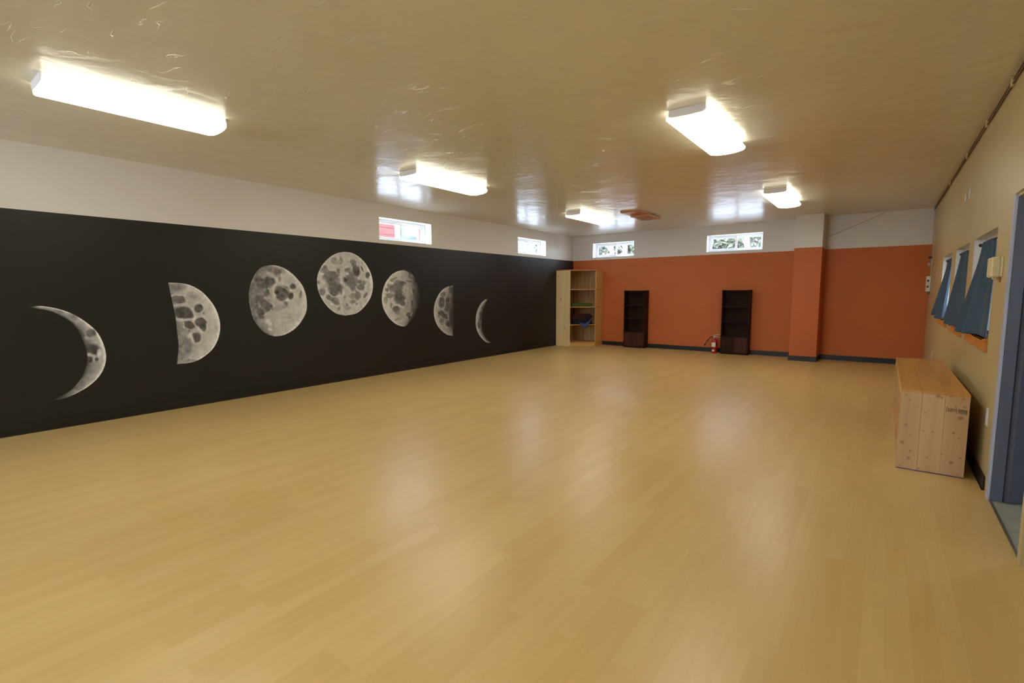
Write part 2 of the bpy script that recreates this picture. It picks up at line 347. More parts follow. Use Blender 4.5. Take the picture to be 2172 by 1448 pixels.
MOONS = [["A",0.6,[[0,0.28],[0.25,0.52],[0.8,0.66],[0.92,0.86],[1,0.8]],[[0.9244,1.1766],[1.0414,1.1468],[1.1125,1.1147],[1.1766,1.0669],[1.2339,1.0083],[1.2693,0.9344],[1.2933,0.8499],[1.3129,0.7649],[1.3197,0.6804],[1.3067,0.5874],[1.2765,0.502],[1.2312,0.4247],[1.1718,0.3611],[1.0992,0.3144],[0.9991,0.275]],[[0.9246,1.1785],[1.0225,1.1836],[1.1377,1.1537],[1.2405,1.0997],[1.3369,1.0131],[1.4114,0.9144],[1.4529,0.7945],[1.4675,0.6646],[1.4442,0.549],[1.387,0.4494],[1.3079,0.376],[1.216,0.3224],[1.1201,0.287],[0.999,0.273]],[[1.239,1.0794,20.0,-7.02,-17.32,-31.91,0.52,0.5],[1.3614,0.9021,22.74,-8.29,-11.56,-20.59,0.4,0.25],[1.3617,0.734,16.35,-1.09,-1.7,-17.2,0.3,0.4],[1.3348,0.642,47.1,-3.14,-3.89,-31.49,0.3,0.3],[1.3918,0.6355,60.47,-4.61,-4.71,-42.93,0.3,0.3],[1.2379,0.408,20.87,-1.4,-2.61,-15.85,0.48,0.6],[1.1355,1.1238,21.46,-5.87,-25.3,-63.25,0.5,0.5]],[[[[1.3186,0.8687],[1.3577,0.85],[1.3995,0.8626]],0.0149,0.66],[[[1.3301,0.6898],[1.3698,0.6751],[1.4105,0.6654]],0.0166,0.72],[[[1.4145,0.7235],[1.4164,0.6914]],0.0232,0.82],[[[1.365,0.665],[1.3624,0.6282]],0.0133,0.66]],1],
["B",0.68,[[0,0.5],[0.2,0.6],[0.6,0.68],[0.93,0.76],[0.98,0.88],[1,0.84]],[[2.0652,1.4129],[2.0812,1.2753],[2.0982,1.1478],[2.1118,0.9959],[2.1158,0.8668],[2.1198,0.7369],[2.1146,0.6546],[2.1022,0.573],[2.093,0.5088]],[[2.0653,1.4152],[2.1812,1.4108],[2.2839,1.386],[2.3874,1.3208],[2.4699,1.2233],[2.531,1.1115],[2.5637,0.9863],[2.5651,0.8739],[2.5388,0.7633],[2.4807,0.6559],[2.397,0.5775],[2.2945,0.5213],[2.1863,0.5036],[2.0928,0.5065]],[[2.1478,1.3676,10.89,-0.75,0.0,-21.55,0.5,0.6],[2.1655,0.6734,13.29,-2.89,-2.02,-6.81,0.5,0.7],[2.3081,1.2614,14.59,-5.78,-9.24,-22.08,0.58,0.6],[2.1546,1.2339,13.81,-2.64,-3.78,-21.02,0.42,0.15],[2.1911,1.077,10.68,-1.56,-2.0,-14.57,0.34,0.15],[2.2621,1.0363,26.89,-1.81,-1.05,-27.94,0.34,0.2],[2.235,0.9423,14.95,-4.63,-8.64,-23.35,0.35,0.15],[2.3597,0.9596,18.28,-1.21,-1.01,-18.3,0.35,0.15],[2.3778,0.8978,23.84,-1.38,-1.38,-21.67,0.36,0.2],[2.3462,1.1291,22.01,-1.47,-0.55,-19.8,0.38,0.2],[2.3001,0.7879,20.49,-1.2,-1.28,-17.29,0.38,0.2],[2.2361,0.8766,93.97,-5.53,-5.53,-83.71,0.4,0.3],[2.3937,1.0672,90.72,-5.25,-3.0,-82.47,0.5,0.3],[2.1983,0.5263,10.56,0.62,1.76,-46.19,0.55,0.5]],[[[[2.0838,1.1598],[2.156,1.1755],[2.2285,1.1738]],0.0166,0.74],[[[2.0913,1.2752],[2.1328,1.2922],[2.2035,1.2742],[2.2311,1.2151]],0.0099,0.74],[[[2.1248,1.007],[2.2283,1.0045],[2.2917,0.9991],[2.3258,1.0276]],0.0166,0.76],[[[2.2268,0.8115],[2.2498,0.8398],[2.2654,0.7484]],0.0166,0.82],[[[2.3281,0.8887],[2.3694,0.8496]],0.0166,0.84],[[[2.1842,0.9688],[2.1805,0.9098]],0.0133,0.72]],0],
["C",0.72,[[0,0.42],[0.1,0.5],[0.3,0.66],[0.9,0.74],[0.97,0.82],[1,0.76]],[[3.2153,1.6535],[3.1271,1.6328],[3.0628,1.5956],[3.0135,1.5363],[2.9712,1.4585],[2.94,1.3738],[2.9221,1.2817],[2.9217,1.1818],[2.9348,1.0812],[2.9594,0.9793],[3.0082,0.8907],[3.0664,0.8161],[3.135,0.7635],[3.2143,0.7351]],[[3.2169,1.6536],[3.3041,1.6475],[3.4018,1.615],[3.4922,1.5569],[3.575,1.4765],[3.6413,1.3858],[3.6804,1.2682],[3.6895,1.1413],[3.6735,1.0401],[3.619,0.9407],[3.5433,0.8519],[3.4437,0.7829],[3.3307,0.7412],[3.216,0.735]],[[3.0376,1.281,6.41,-0.33,-0.05,-3.56,0.52,0.7],[3.2283,1.5972,6.45,-1.49,-3.14,-22.58,0.5,0.6],[3.2994,1.5597,20.35,-1.02,0.51,-20.86,0.46,0.6],[3.0368,1.4053,13.5,-0.7,0.13,-10.0,0.42,0.6],[3.14,1.4377,8.45,-0.53,0.16,-12.67,0.38,0.35],[3.2283,1.4468,27.46,-1.72,0.26,-20.85,0.38,0.3],[2.9723,1.3431,21.93,-1.42,0.0,-14.43,0.44,0.6],[3.0159,1.3044,10.96,-0.7,0.0,-32.05,0.5,0.5],[3.1476,1.2881,23.72,-9.94,-6.18,-16.72,0.42,0.3],[3.0574,1.2183,13.24,-5.62,-7.62,-19.6,0.42,0.4],[2.9847,1.1573,20.72,6.16,4.67,-13.63,0.42,0.5],[3.1536,1.1058,16.65,-0.84,-0.37,-14.87,0.38,0.25],[3.1087,1.1545,18.29,-1.16,-0.54,-21.06,0.42,0.4],[3.063,1.0376,20.89,4.4,3.3,-13.93,0.38,0.3],[3.3524,1.3113,8.6,-5.65,-5.75,-9.82,0.38,0.25],[3.3402,1.2385,13.38,-0.66,-0.25,-20.56,0.38,0.3],[3.2857,1.3034,29.04,-1.45,0.0,-32.89,0.24,0.5],[3.3876,1.3437,29.76,-1.45,0.0,-40.65,0.3,0.5],[3.4963,1.3849,22.37,-1.09,0.27,-23.47,0.38,0.4],[3.4682,1.2575,25.28,-1.23,0.0,-19.67,0.3,0.35],[3.386,1.1523,26.11,-1.27,-0.6,-25.38,0.46,0.4],[3.6002,1.2772,50.14,-12.23,-2.88,-16.72,0.52,0.5],[2.972,0.9319,24.19,9.74,4.06,-9.94,0.48,0.7],[3.2997,1.1016,9.79,2.13,5.72,-24.39,0.62,0.7],[3.3285,1.4884,48.22,-2.38,0.25,-20.59,0.55,0.5]],[[[[3.0805,1.4953],[3.1111,1.4842],[3.1601,1.5166],[3.2164,1.5258],[3.2628,1.4871],[3.277,1.4475],[3.3082,1.4158],[3.2732,1.3755]],0.0138,0.64],[[[3.1674,1.3592],[3.1888,1.3117],[3.2103,1.2639],[3.2478,1.2075],[3.3282,1.1698],[3.3757,1.1158]],0.0138,0.7],[[[3.3247,1.416],[3.4295,1.3356],[3.4619,1.3028]],0.0098,0.64],[[[3.1049,1.2294],[3.1605,1.2326],[3.2158,1.216],[3.238,1.1756]],0.0138,0.68],[[[2.9573,1.212],[2.9927,1.1649],[3.023,1.1564],[3.0682,1.1318]],0.0079,0.55],[[[3.0921,0.997],[3.1259,1.0353],[3.1915,1.0648]],0.0079,0.8],[[[3.1364,1.516],[3.0807,1.4992]],0.0098,0.62],[[[3.4795,1.3109],[3.5494,1.319],[3.5859,1.3439]],0.0079,0.66],[[[3.1441,0.931],[3.1592,0.9142]],0.0394,0.82],[[[3.1553,0.8423],[3.179,0.8328]],0.0236,0.8],[[[3.2354,0.9747],[3.334,0.9622],[3.4368,0.9823]],0.0079,0.64],[[[3.2084,0.9277],[3.331,0.9051],[3.469,0.9394]],0.0079,0.66]],0],
["D",0.7,[[0,0.8],[0.06,0.72],[0.5,0.68],[0.93,0.72],[0.98,0.84],[1,0.78]],[[4.3144,1.8897],[4.2103,1.8685],[4.1073,1.822],[4.0135,1.7514],[3.9368,1.6683],[3.8847,1.58],[3.858,1.4857],[3.8582,1.392],[3.8755,1.3051],[3.9153,1.2174],[3.9761,1.1282],[4.0551,1.0518],[4.1536,0.9921],[4.2866,0.9617]],[[4.3161,1.8898],[4.4285,1.8815],[4.5351,1.8417],[4.6339,1.7732],[4.7059,1.6901],[4.7595,1.597],[4.7892,1.4942],[4.7952,1.3984],[4.7768,1.3022],[4.7342,1.2065],[4.6637,1.1201],[4.5757,1.0432],[4.4623,0.9842],[4.2883,0.9616]],[[4.1293,1.7569,19.88,-0.81,1.17,-24.62,0.56,0.5],[4.187,1.73,9.82,-0.39,1.26,-26.72,0.6,0.6],[4.2492,1.785,32.02,20.66,13.02,-23.86,0.52,0.4],[3.9998,1.6343,25.12,9.37,6.75,-18.8,0.46,0.4],[3.9582,1.6111,20.61,-0.86,0.86,-23.18,0.52,0.5],[4.0357,1.5256,11.1,-0.61,0.3,-12.47,0.46,0.4],[4.1201,1.5571,10.46,-3.63,-4.53,-21.58,0.46,0.4],[4.1063,1.4382,9.16,-0.37,0.12,-10.4,0.44,0.4],[4.1447,1.3566,8.21,-0.44,0.0,-12.12,0.4,0.4],[4.1079,1.2895,14.87,-0.79,-0.26,-22.21,0.42,0.4],[4.2367,1.3115,38.76,-2.07,0.0,-22.22,0.44,0.3],[3.9283,1.3196,19.23,-1.05,0.0,-17.12,0.48,0.5],[3.8785,1.45,31.67,-1.74,0.43,-34.27,0.52,0.5],[4.194,1.6037,27.72,-1.12,0.76,-21.83,0.5,0.3],[4.4981,1.6129,14.67,-0.57,0.43,-13.0,0.36,0.35],[4.4497,1.7493,20.25,-1.05,1.16,-26.03,0.48,0.4],[4.4657,1.704,27.52,-1.07,0.82,-18.58,0.44,0.4],[4.3552,1.6238,18.75,-0.74,0.81,-23.96,0.48,0.4],[4.4059,1.5643,22.49,-0.88,0.49,-21.66,0.46,0.4],[4.4019,1.4724,8.45,-2.11,-1.58,-11.57,0.46,0.4],[4.2965,1.4859,24.37,15.37,11.7,-23.39,0.34,0.4],[4.4523,1.3883,13.9,-0.72,0.16,-14.44,0.46,0.4],[4.5558,1.4591,21.52,-0.83,0.69,-32.08,0.46,0.4],[4.5804,1.3812,15.37,-0.59,0.23,-21.38,0.46,0.35],[4.6391,1.4445,21.06,-0.81,0.27,-25.65,0.5,0.4],[4.5105,1.2563,18.12,-0.93,0.0,-14.25,0.46,0.4],[4.4192,1.2494,18.51,-0.71,-0.24,-21.36,0.54,0.4],[4.7054,1.56,21.95,-1.11,0.43,-20.44,0.38,0.3],[4.6104,1.6553,53.02,27.66,8.3,-19.82,0.38,0.3],[4.6503,1.2552,31.96,-19.09,-7.3,-18.04,0.42,0.3],[4.1118,1.1924,11.07,-5.06,-7.12,-20.56,0.48,0.4],[4.0219,1.2308,29.24,7.31,5.32,-23.92,0.46,0.4],[4.1606,1.1465,19.59,-0.78,-0.78,-33.3,0.5,0.4],[4.3242,1.1162,43.18,-1.7,-1.14,-50.56,0.4,0.4],[4.4959,1.1278,45.74,-2.35,-1.17,-53.36,0.46,0.4],[4.4246,1.1642,18.51,-0.72,-0.36,-32.45,0.54,0.5],[4.2848,1.2201,44.65,-11.46,-3.52,-21.62,0.56,0.5],[4.1821,1.0554,29.03,-1.15,-1.15,-32.85,0.58,0.5],[4.3312,1.0738,14.03,-0.55,-0.58,-25.95,0.6,0.6]],[[[[4.1918,1.6484],[4.2204,1.6195],[4.2141,1.5744],[4.1878,1.5588],[4.1594,1.5878],[4.1657,1.6326],[4.1918,1.6484]],0.0058,0.66],[[[4.2724,1.5308],[4.2604,1.4551],[4.2751,1.3948],[4.3426,1.3342],[4.394,1.2881]],0.0133,0.7],[[[4.0245,1.2862],[4.0804,1.2376],[4.1649,1.2404],[4.2418,1.232],[4.2875,1.281],[4.2724,1.3342]],0.0075,0.8],[[[4.4977,1.3886],[4.5049,1.342],[4.5496,1.3108],[4.6145,1.3028]],0.0083,0.78],[[[4.5806,1.1614],[4.6077,1.1372],[4.5876,1.106]],0.0133,0.8],[[[4.213,1.1681],[4.2332,1.0386]],0.0149,0.76],[[[4.3177,1.5696],[4.3614,1.5632]],0.0133,0.84],[[[4.322,1.6681],[4.3576,1.677]],0.0133,0.82],[[[3.932,1.5668],[3.9558,1.5602]],0.0166,0.8],[[[3.9125,1.4939],[3.9523,1.4874]],0.0133,0.7],[[[3.9637,1.3854],[4.013,1.393]],0.0166,0.66],[[[4.0509,1.1413],[4.0923,1.133]],0.0116,0.86],[[[3.8764,1.4066],[3.8902,1.3632]],0.0166,0.78],[[[4.3914,1.6402],[4.4079,1.6102]],0.0182,0.6],[[[4.1579,1.4612],[4.2087,1.4544]],0.0182,0.58],[[[4.6561,1.3974],[4.6966,1.461]],0.0116,0.78],[[[4.0015,1.6708],[4.0566,1.6216],[4.1312,1.6166]],0.0066,0.74]],0],
["E",0.66,[[0,0.82],[0.08,0.76],[0.4,0.66],[0.75,0.58],[0.85,0.42],[1,0.22]],[[5.4208,1.6598],[5.2964,1.639],[5.1832,1.592],[5.0986,1.5214],[5.0326,1.4413],[4.9843,1.3407],[4.9602,1.2406],[4.9593,1.1475],[4.9821,1.0462],[5.0325,0.9577],[5.1021,0.8745],[5.192,0.8037],[5.2845,0.7576],[5.3875,0.7343]],[[5.4227,1.6599],[5.5174,1.6419],[5.5951,1.5989],[5.6532,1.532],[5.7013,1.4487],[5.7343,1.3567],[5.7417,1.2641],[5.7337,1.1714],[5.7102,1.079],[5.6662,0.9798],[5.6024,0.8898],[5.5296,0.8087],[5.4584,0.7515],[5.3894,0.7342]],[[5.5842,1.5684,13.65,-6.92,-3.87,-15.64,0.42,0.5],[5.1799,1.5011,18.24,7.89,10.11,-32.94,0.52,0.4],[5.2458,1.5315,24.77,10.93,19.67,-64.85,0.55,0.4],[5.2875,1.3852,9.57,-0.26,0.1,-9.66,0.42,0.4],[5.1844,1.3701,9.78,-0.27,0.0,-15.22,0.46,0.4],[5.3751,1.4451,11.58,-0.47,0.31,-30.04,0.42,0.35],[5.3102,1.2225,8.21,2.51,1.71,-8.74,0.38,0.35],[5.3734,1.1171,17.17,-0.46,-0.46,-22.51,0.4,0.4],[5.1069,1.2538,10.79,-2.85,-3.5,-22.23,0.5,0.4],[5.0946,1.4131,37.05,-1.54,0.39,-34.74,0.55,0.4],[5.0558,1.3408,24.69,-1.03,0.0,-30.86,0.52,0.4],[5.0317,1.175,24.96,-1.04,-0.19,-17.35,0.58,0.5],[5.2281,1.0316,13.62,-0.55,-0.69,-21.77,0.4,0.35],[5.1376,1.0929,41.77,-1.72,-0.43,-19.55,0.5,0.4],[5.2539,0.9641,17.7,-0.72,-1.44,-33.73,0.56,0.5],[5.5036,0.9244,16.04,6.91,6.15,-25.13,0.38,0.4],[5.5021,0.8788,33.62,-1.33,-1.77,-43.79,0.32,0.4],[5.5218,1.4768,14.29,-3.86,-5.95,-52.45,0.44,0.4],[5.5794,1.1128,35.34,-0.92,-0.37,-18.54,0.34,0.4],[5.626,1.3107,19.8,-0.78,0.0,-21.93,0.36,0.5],[5.2691,0.8593,13.27,-0.53,-2.36,-44.35,0.56,0.5]],[[[[5.0858,1.1741],[5.1578,1.1437],[5.2025,1.0987],[5.2582,1.0863],[5.3151,1.0886],[5.3905,1.053]],0.0087,0.8],[[[5.1419,1.4643],[5.1873,1.4503]],0.0116,0.82],[[[5.001,1.312],[5.0447,1.2831],[5.0909,1.3119]],0.0116,0.84],[[[5.5761,1.3184],[5.5796,1.2728]],0.0116,0.74],[[[5.392,1.3783],[5.44,1.371]],0.016,0.7],[[[5.4074,1.2663],[5.4936,1.2205]],0.0363,0.62],[[[5.4996,1.4014],[5.4765,1.296]],0.0363,0.64],[[[5.6406,1.1345],[5.647,1.019]],0.0102,0.5],[[[5.564,0.945],[5.543,0.9152]],0.0102,0.66],[[[5.5208,1.4467],[5.5599,1.432]],0.0131,0.62],[[[5.5093,1.0991],[5.5286,1.0834]],0.0116,0.66]],0],
["F",0.58,[[0,0.74],[0.1,0.68],[0.45,0.56],[0.8,0.4],[1,0.24]],[[6.5428,1.4159],[6.4035,1.3885],[6.2787,1.3272],[6.1796,1.2324],[6.111,1.1215],[6.0755,0.9935],[6.0805,0.8728],[6.1191,0.7672],[6.1885,0.6675],[6.2963,0.5814],[6.4072,0.5247],[6.5405,0.4978]],[[6.5773,1.4161],[6.5721,1.1931],[6.5633,0.9243],[6.5542,0.6995],[6.5431,0.4995]],[[6.5156,1.3448,15.75,-0.35,0.0,-14.04,0.34,0.6],[6.3136,1.2574,13.55,-0.31,-0.19,-22.98,0.46,0.5],[6.2672,1.1184,13.22,-0.3,-0.17,-10.45,0.38,0.35],[6.4159,1.1332,19.99,-0.45,-0.23,-14.2,0.32,0.4],[6.4451,1.044,11.33,-0.26,-0.45,-18.93,0.36,0.4],[6.2559,0.9179,10.07,-5.47,-5.28,-17.71,0.34,0.35],[6.4182,0.9739,11.33,-0.25,-0.71,-22.46,0.38,0.4],[6.3406,0.8618,9.26,-5.14,-7.32,-23.37,0.33,0.4],[6.1939,0.868,27.74,-0.96,-1.59,-38.26,0.46,0.4],[6.2647,0.786,16.37,-0.56,-0.8,-16.21,0.48,0.5],[6.4373,0.7239,13.21,-0.3,-0.89,-16.03,0.32,0.4],[6.5163,0.8364,19.51,-0.43,-0.26,-5.55,0.26,0.6]],[[[[6.3367,1.196],[6.3525,1.0904],[6.3199,1.0209],[6.2455,0.9881]],0.0078,0.62],[[[6.3194,1.0034],[6.3672,0.9314],[6.4425,0.9375]],0.0062,0.56],[[[6.4818,1.2562],[6.4936,1.2207]],0.0124,0.62],[[[6.4288,0.8936],[6.4212,0.8406]],0.0109,0.64],[[[6.392,0.673],[6.4078,0.6542]],0.0109,0.74],[[[6.4271,0.8225],[6.4384,0.7685],[6.5008,0.7205]],0.0047,0.46],[[[6.1629,1.06],[6.174,1.025]],0.0109,0.76]],0],
["G",0.52,[[0,0.7],[0.25,0.66],[0.6,0.5],[1,0.22]],[[7.5924,1.1756],[7.4483,1.1341],[7.3436,1.0688],[7.2544,0.9661],[7.2019,0.8538],[7.1855,0.7404],[7.1938,0.6351],[7.2324,0.5274],[7.3184,0.4249],[7.4212,0.339],[7.5416,0.2818],[7.712,0.2592]],[[7.5939,1.1746],[7.5309,1.123],[7.4772,1.061],[7.4236,0.9802],[7.3851,0.8947],[7.3658,0.799],[7.3598,0.7028],[7.3657,0.6057],[7.394,0.5166],[7.4526,0.4247],[7.5424,0.339],[7.712,0.2602]],[[7.3476,0.8576,16.99,-0.35,-0.6,-14.72,0.32,0.4],[7.2931,0.6678,15.2,-0.32,-0.63,-11.56,0.38,0.5],[7.4014,0.9905,20.62,-12.05,-4.29,-16.22,0.38,0.5],[7.3243,0.7816,22.65,-0.47,-1.24,-26.02,0.34,0.4]],[[[[7.3236,0.7432],[7.3602,0.7221]],0.0078,0.56]],1]]
# ================================================================ the shell
T = .24
W_Z = (2.122, 2.462)
WIN_L = [(4.948, 6.052), (8.582, 9.670)]
WIN_B = [(-5.768, -4.707), (-3.071, -1.996)]
bm = BM(); box(bm, XL-.3, XR, YF-.3, YB+.3, -.12, 0)
struct(new_obj('floor', bm, M_FLOOR), 'light maple plank floor of the hall', 'floor')
bm = BM(); box(bm, XL-.3, XR+.16, YF-.3, YB+.3, ZC, ZC+.15)
struct(new_obj('ceiling', bm, M_CEIL), 'glossy tan trowelled ceiling', 'ceiling')
low_high = lambda u, z: 0 if z < ZP else 1
wall('wall_left', 'x', XL-T, XL, [YF, YB+T], [0, ZP, ZC], [w + W_Z for w in WIN_L], low_high, [M_BLACK, M_WHITE, M_REVEAL], 2)
wall('wall_back', 'y', YB, YB+T, [XL, XR], [0, ZP, ZC], [w + W_Z for w in WIN_B], low_high, [M_ORANGE, M_WHITE, M_REVEAL], 2)
# pilaster on the back wall
bm = BM(); box(bm, -1.372, -.932, 10.43, YB, 0, ZP+.012, 0); box(bm, -1.372, -.932, 10.43, YB, ZP+.012, ZC, 1)
bmesh.ops.remove_doubles(bm, verts=bm.verts, dist=1e-5)
struct(new_obj('wall_pilaster', bm, [M_ORANGE, M_WHITE], bevel=.004))
RW = [(4.700, 5.805, .945, 1.728), (6.120, 7.160, .945, 1.728), (7.550, 8.630, .945, 1.728)]
DR = (3.215, 4.170, 0, 1.860)
TR = .115
wall('wall_right', 'x', XR, XR+TR, [YF, YB+T], [0, ZC], RW + [DR], lambda u, z: 0, [M_YELLOW, M_REVEAL])
wall('wall_front', 'y', YF-T, YF, [XL, XR], [0, ZC], [(-5.6, -4.2, 1.25, 2.25), (-3.2, -1.8, 1.25, 2.25)], lambda u, z: 0, [M_WHITE, M_REVEAL], 1)
for k, xa in enumerate((-5.6, -3.2)):  # unseen windows behind the camera, added for cool daylight fill
    bm = BM(); f = .05
    box(bm, xa, xa+1.4, YF-.18, YF-.12, 1.25, 1.25+f); box(bm, xa, xa+1.4, YF-.18, YF-.12, 2.25-f, 2.25); box(bm, xa, xa+f, YF-.18, YF-.12, 1.25+f, 2.25-f); box(bm, xa+1.4-f, xa+1.4, YF-.18, YF-.12, 1.25+f, 2.25-f); box(bm, xa+.67, xa+.73, YF-.18, YF-.12, 1.25+f, 2.25-f)
    wf = struct(new_obj('window_%d' % (8+k), bm, M_VINYL))
    bm = BM(); box(bm, xa+f, xa+1.4-f, YF-.153, YF-.148, 1.25+f, 2.25-f); new_obj('pane', bm, M_GLASS, wf)

# cove base
def cove(name, segs):
    bm = BM()
    for (x0, x1, y0, y1) in segs:
        box(bm, x0, x1, y0, y1, 0, .092)
        if x1-x0 < y1-y0: box(bm, x0, x1 + (.006 if x0 < -3 else 0), y0, y1, 0, .008) if x0 < -3 else box(bm, x0-.006, x1, y0, y1, 0, .008)
        else: box(bm, x0, x1, y0-.006, y1, 0, .008)
    return struct(new_obj(name, bm, M_COVE, bevel=.0015))
cove('baseboard_left', [(XL, XL+.010, YF, YB)])
cove('baseboard_back', [(XL+.010, -1.372, YB-.010, YB), (-.932, XR-.01, YB-.010, YB), (-1.382, -.922, 10.420, 10.430), (-1.382, -1.372, 10.430, YB-.01), (-.932, -.922, 10.430, YB-.01)])
cove('baseboard_right', [(XR-.010, XR, 4.31, YB)])

# slider windows high in the wall
def slider(name, w, h, label):
    """window in local coords: x along the wall 0..w, z 0..h, y = 0 room side face of the frame, +y outwards"""
    e = empty(name, (0, 0, 0)); f = .034; D = .06
    bm = BM()
    box(bm, 0, w, 0, D, 0, f); box(bm, 0, w, 0, D, h-f, h); box(bm, 0, f, 0, D, f, h-f); box(bm, w-f, w, 0, D, f, h-f)
    fr = new_obj('window_frame', bm, M_VINYL, e, bevel=.003)
    for k, (a, b, y) in enumerate(((f, w*.5+.022, .006), (w*.5-.022, w-f, .030))):
        s = .030
        bm = BM()
        box(bm, a, b, y, y+.022, f, f+s); box(bm, a, b, y, y+.022, h-f-s, h-f); box(bm, a, a+s, y, y+.022, f+s, h-f-s); box(bm, b-s, b, y, y+.022, f+s, h-f-s)
        sh = new_obj('sash', bm, M_VINYL, e, bevel=.002)
        bm = BM(); box(bm, a+s, b-s, y+.009, y+.013, f+s, h-f-s)
        new_obj('pane', bm, M_GLASS, sh)
    bm = BM(); box(bm, w*.5-.018, w*.5-.006, -.006, .006, h*.5-.03, h*.5+.03)
    new_obj('window_latch', bm, M_VINYL, e)
    struct(e, label, 'window')
    return e
WH = W_Z[1]-W_Z[0]
for i, (a, b) in enumerate(WIN_L):
    e = slider('window_%d' % (i+1), b-a, WH, ['high slider window over the full moon, red building outside', 'high slider window on the left wall nearest the back corner'][i])
    # outward = -x, along = +y
    e.matrix_world = Matrix(((0, -1, 0, XL-.150), (1, 0, 0, a), (0, 0, 1, W_Z[0]), (0, 0, 0, 1)))
for i, (a, b) in enumerate(WIN_B):
    e = slider('window_%d' % (i+3), b-a, WH, ['high slider window above the pine corner shelf on the back wall', 'high slider window on the back wall beside the pilaster'][i])
    e.location = (a, YB+.150, W_Z[0])

# ================================================================ ceiling lights
def light(length, width=.325):
    e = empty('fluorescent_wrap_light', (0, 0, 0))
    h2 = length/2; w = width/2
    # lens profile (x, z) from the ceiling down
    prof = [(-w*.82, -.028), (-w*.94, -.036), (-w, -.050), (-w*.98, -.066), (-w*.86, -.080), (-w*.5, -.091), (0, -.095)]
    prof = prof + [(-x, z) for x, z in prof[::-1][1:]]
    bm = BM(); rows = []
    for (y, s) in ((-h2+.0, .96), (-h2+.012, 1), (h2-.012, 1), (h2, .96)):
        rows.append([bm.verts.new((x*s, y, z*s if z < -.02 else z)) for x, z in prof])
    for a, b in zip(rows, rows[1:]):
        for k in range(len(prof)-1): bm.faces.new((a[k], b[k], b[k+1], a[k+1])).material_index = 1 if (k < 3 or k > len(prof)-5) else 0
        bm.faces.new((a[0], a[-1], b[-1], b[0]))
    bm.faces.new(rows[0]).material_index = 1; bm.faces.new(rows[-1][::-1]).material_index = 1
    bmesh.ops.recalc_face_normals(bm, faces=bm.faces)
    new_obj('lens', bm, [M_LENS, M_LENSIDE], e)
    bm = BM(); box(bm, -w*.80, w*.80, -h2, h2, -.030, 0)
    new_obj('housing', bm, M_CAPM, e)
    for s in (-1, 1):
        bm = BM(); y = s*(h2+.004)
        ps = [(-w*.84, 0), (-w*.86, -.045), (-w*.72, -.056), (0, -.060), (w*.72, -.056), (w*.86, -.045), (w*.84, 0)]
        f0 = [bm.verts.new((x, y-.004, z)) for x, z in ps]; f1 = [bm.verts.new((x, y+.004, z)) for x, z in ps]
        bm.faces.new(f0); bm.faces.new(f1[::-1])
        for k in range(len(ps)): bm.faces.new((f0[k], f1[k], f1[(k+1) % len(ps)], f0[(k+1) % len(ps)]))
        bmesh.ops.recalc_face_normals(bm, faces=bm.faces)
        new_obj('end_plate', bm, M_CAPM, e, bevel=.001)
    return e
LG = 'ceiling wrap lights'
for (x, y0, y1, lb) in [
    (LXL, .79, 1.85, 'lit ceiling light at the upper left, nearest the thin crescent moon'),
    (LXL, 3.84, 5.04, 'lit ceiling light over the full moon mural, middle of the left row'),
    (LXL, 7.53, 8.80, 'lit ceiling light farthest down the left row, beside the orange ceiling boards'),
    (LXR, 3.84, 5.02, 'largest looking lit ceiling light of the right row, nearer the camera'),
    (LXR, 7.55, 8.78, 'lit ceiling light at the far end of the right row near the pilaster'),
    (LXR, .10, 1.30, 'ceiling light above the doorway end of the room')]:
    e = light(y1-y0); e.location = (x, (y0+y1)/2, ZC)
    tag(e, lb, 'ceiling light', LG)

# orange patch boards on the ceiling
M_PATCH = mat('orange_brown_painted_board', srgb(186, 122, 62), .4, noise_scale=5, var=.06)
e = empty('ceiling_board', (-3.53, 8.5, ZC))
tag(e, 'orange brown stepped boards with small hook screwed to the ceiling', 'board')
bm = BM(); box(bm, -.20, .165, -.45, .02, -.022, 0); new_obj('backing_board', bm, M_PATCH, e, bevel=.003)
bm = BM(); box(bm, -.175, .17, -.08, .47, -.050, -.0225); new_obj('front_board', bm, M_PATCH, e, bevel=.003)
bm = BM(); tube(bm, [(0, .3, -.05), (0, .3, -.075), (.012, .3, -.088), (.026, .3, -.08)], .004); lathe(bm, [(.016, -.056), (.016, -.0505)], 16, 0, .3)
new_obj('hook', bm, mat('white_metal_hook', srgb(225, 225, 225), .3, .6), e)

# ================================================================ the moon mural
def resample(pts, n):
    P = np.array(pts, float)
    if len(P) > 3:      # catmull-rom
        Q = np.vstack([2*P[0]-P[1], P, 2*P[-1]-P[-2]]); out = []
        for i in range(1, len(Q)-2):
            for t in np.linspace(0, 1, 12, endpoint=False):
                a, b, c, d = Q[i-1], Q[i], Q[i+1], Q[i+2]
                out.append(.5*((2*b)+(-a+c)*t+(2*a-5*b+4*c-d)*t*t+(-a+3*b-3*c+d)*t**3))
        out.append(P[-1]); P = np.array(out)
    s = np.concatenate([[0], np.cumsum(np.hypot(*np.diff(P, axis=0).T))]); u = np.linspace(0, s[-1], n)
    return np.stack([np.interp(u, s, P[:, 0]), np.interp(u, s, P[:, 1])], 1)

def smooth(a, b, x):
    t = np.clip((x-a)/(b-a), 0, 1); return t*t*(3-2*t)

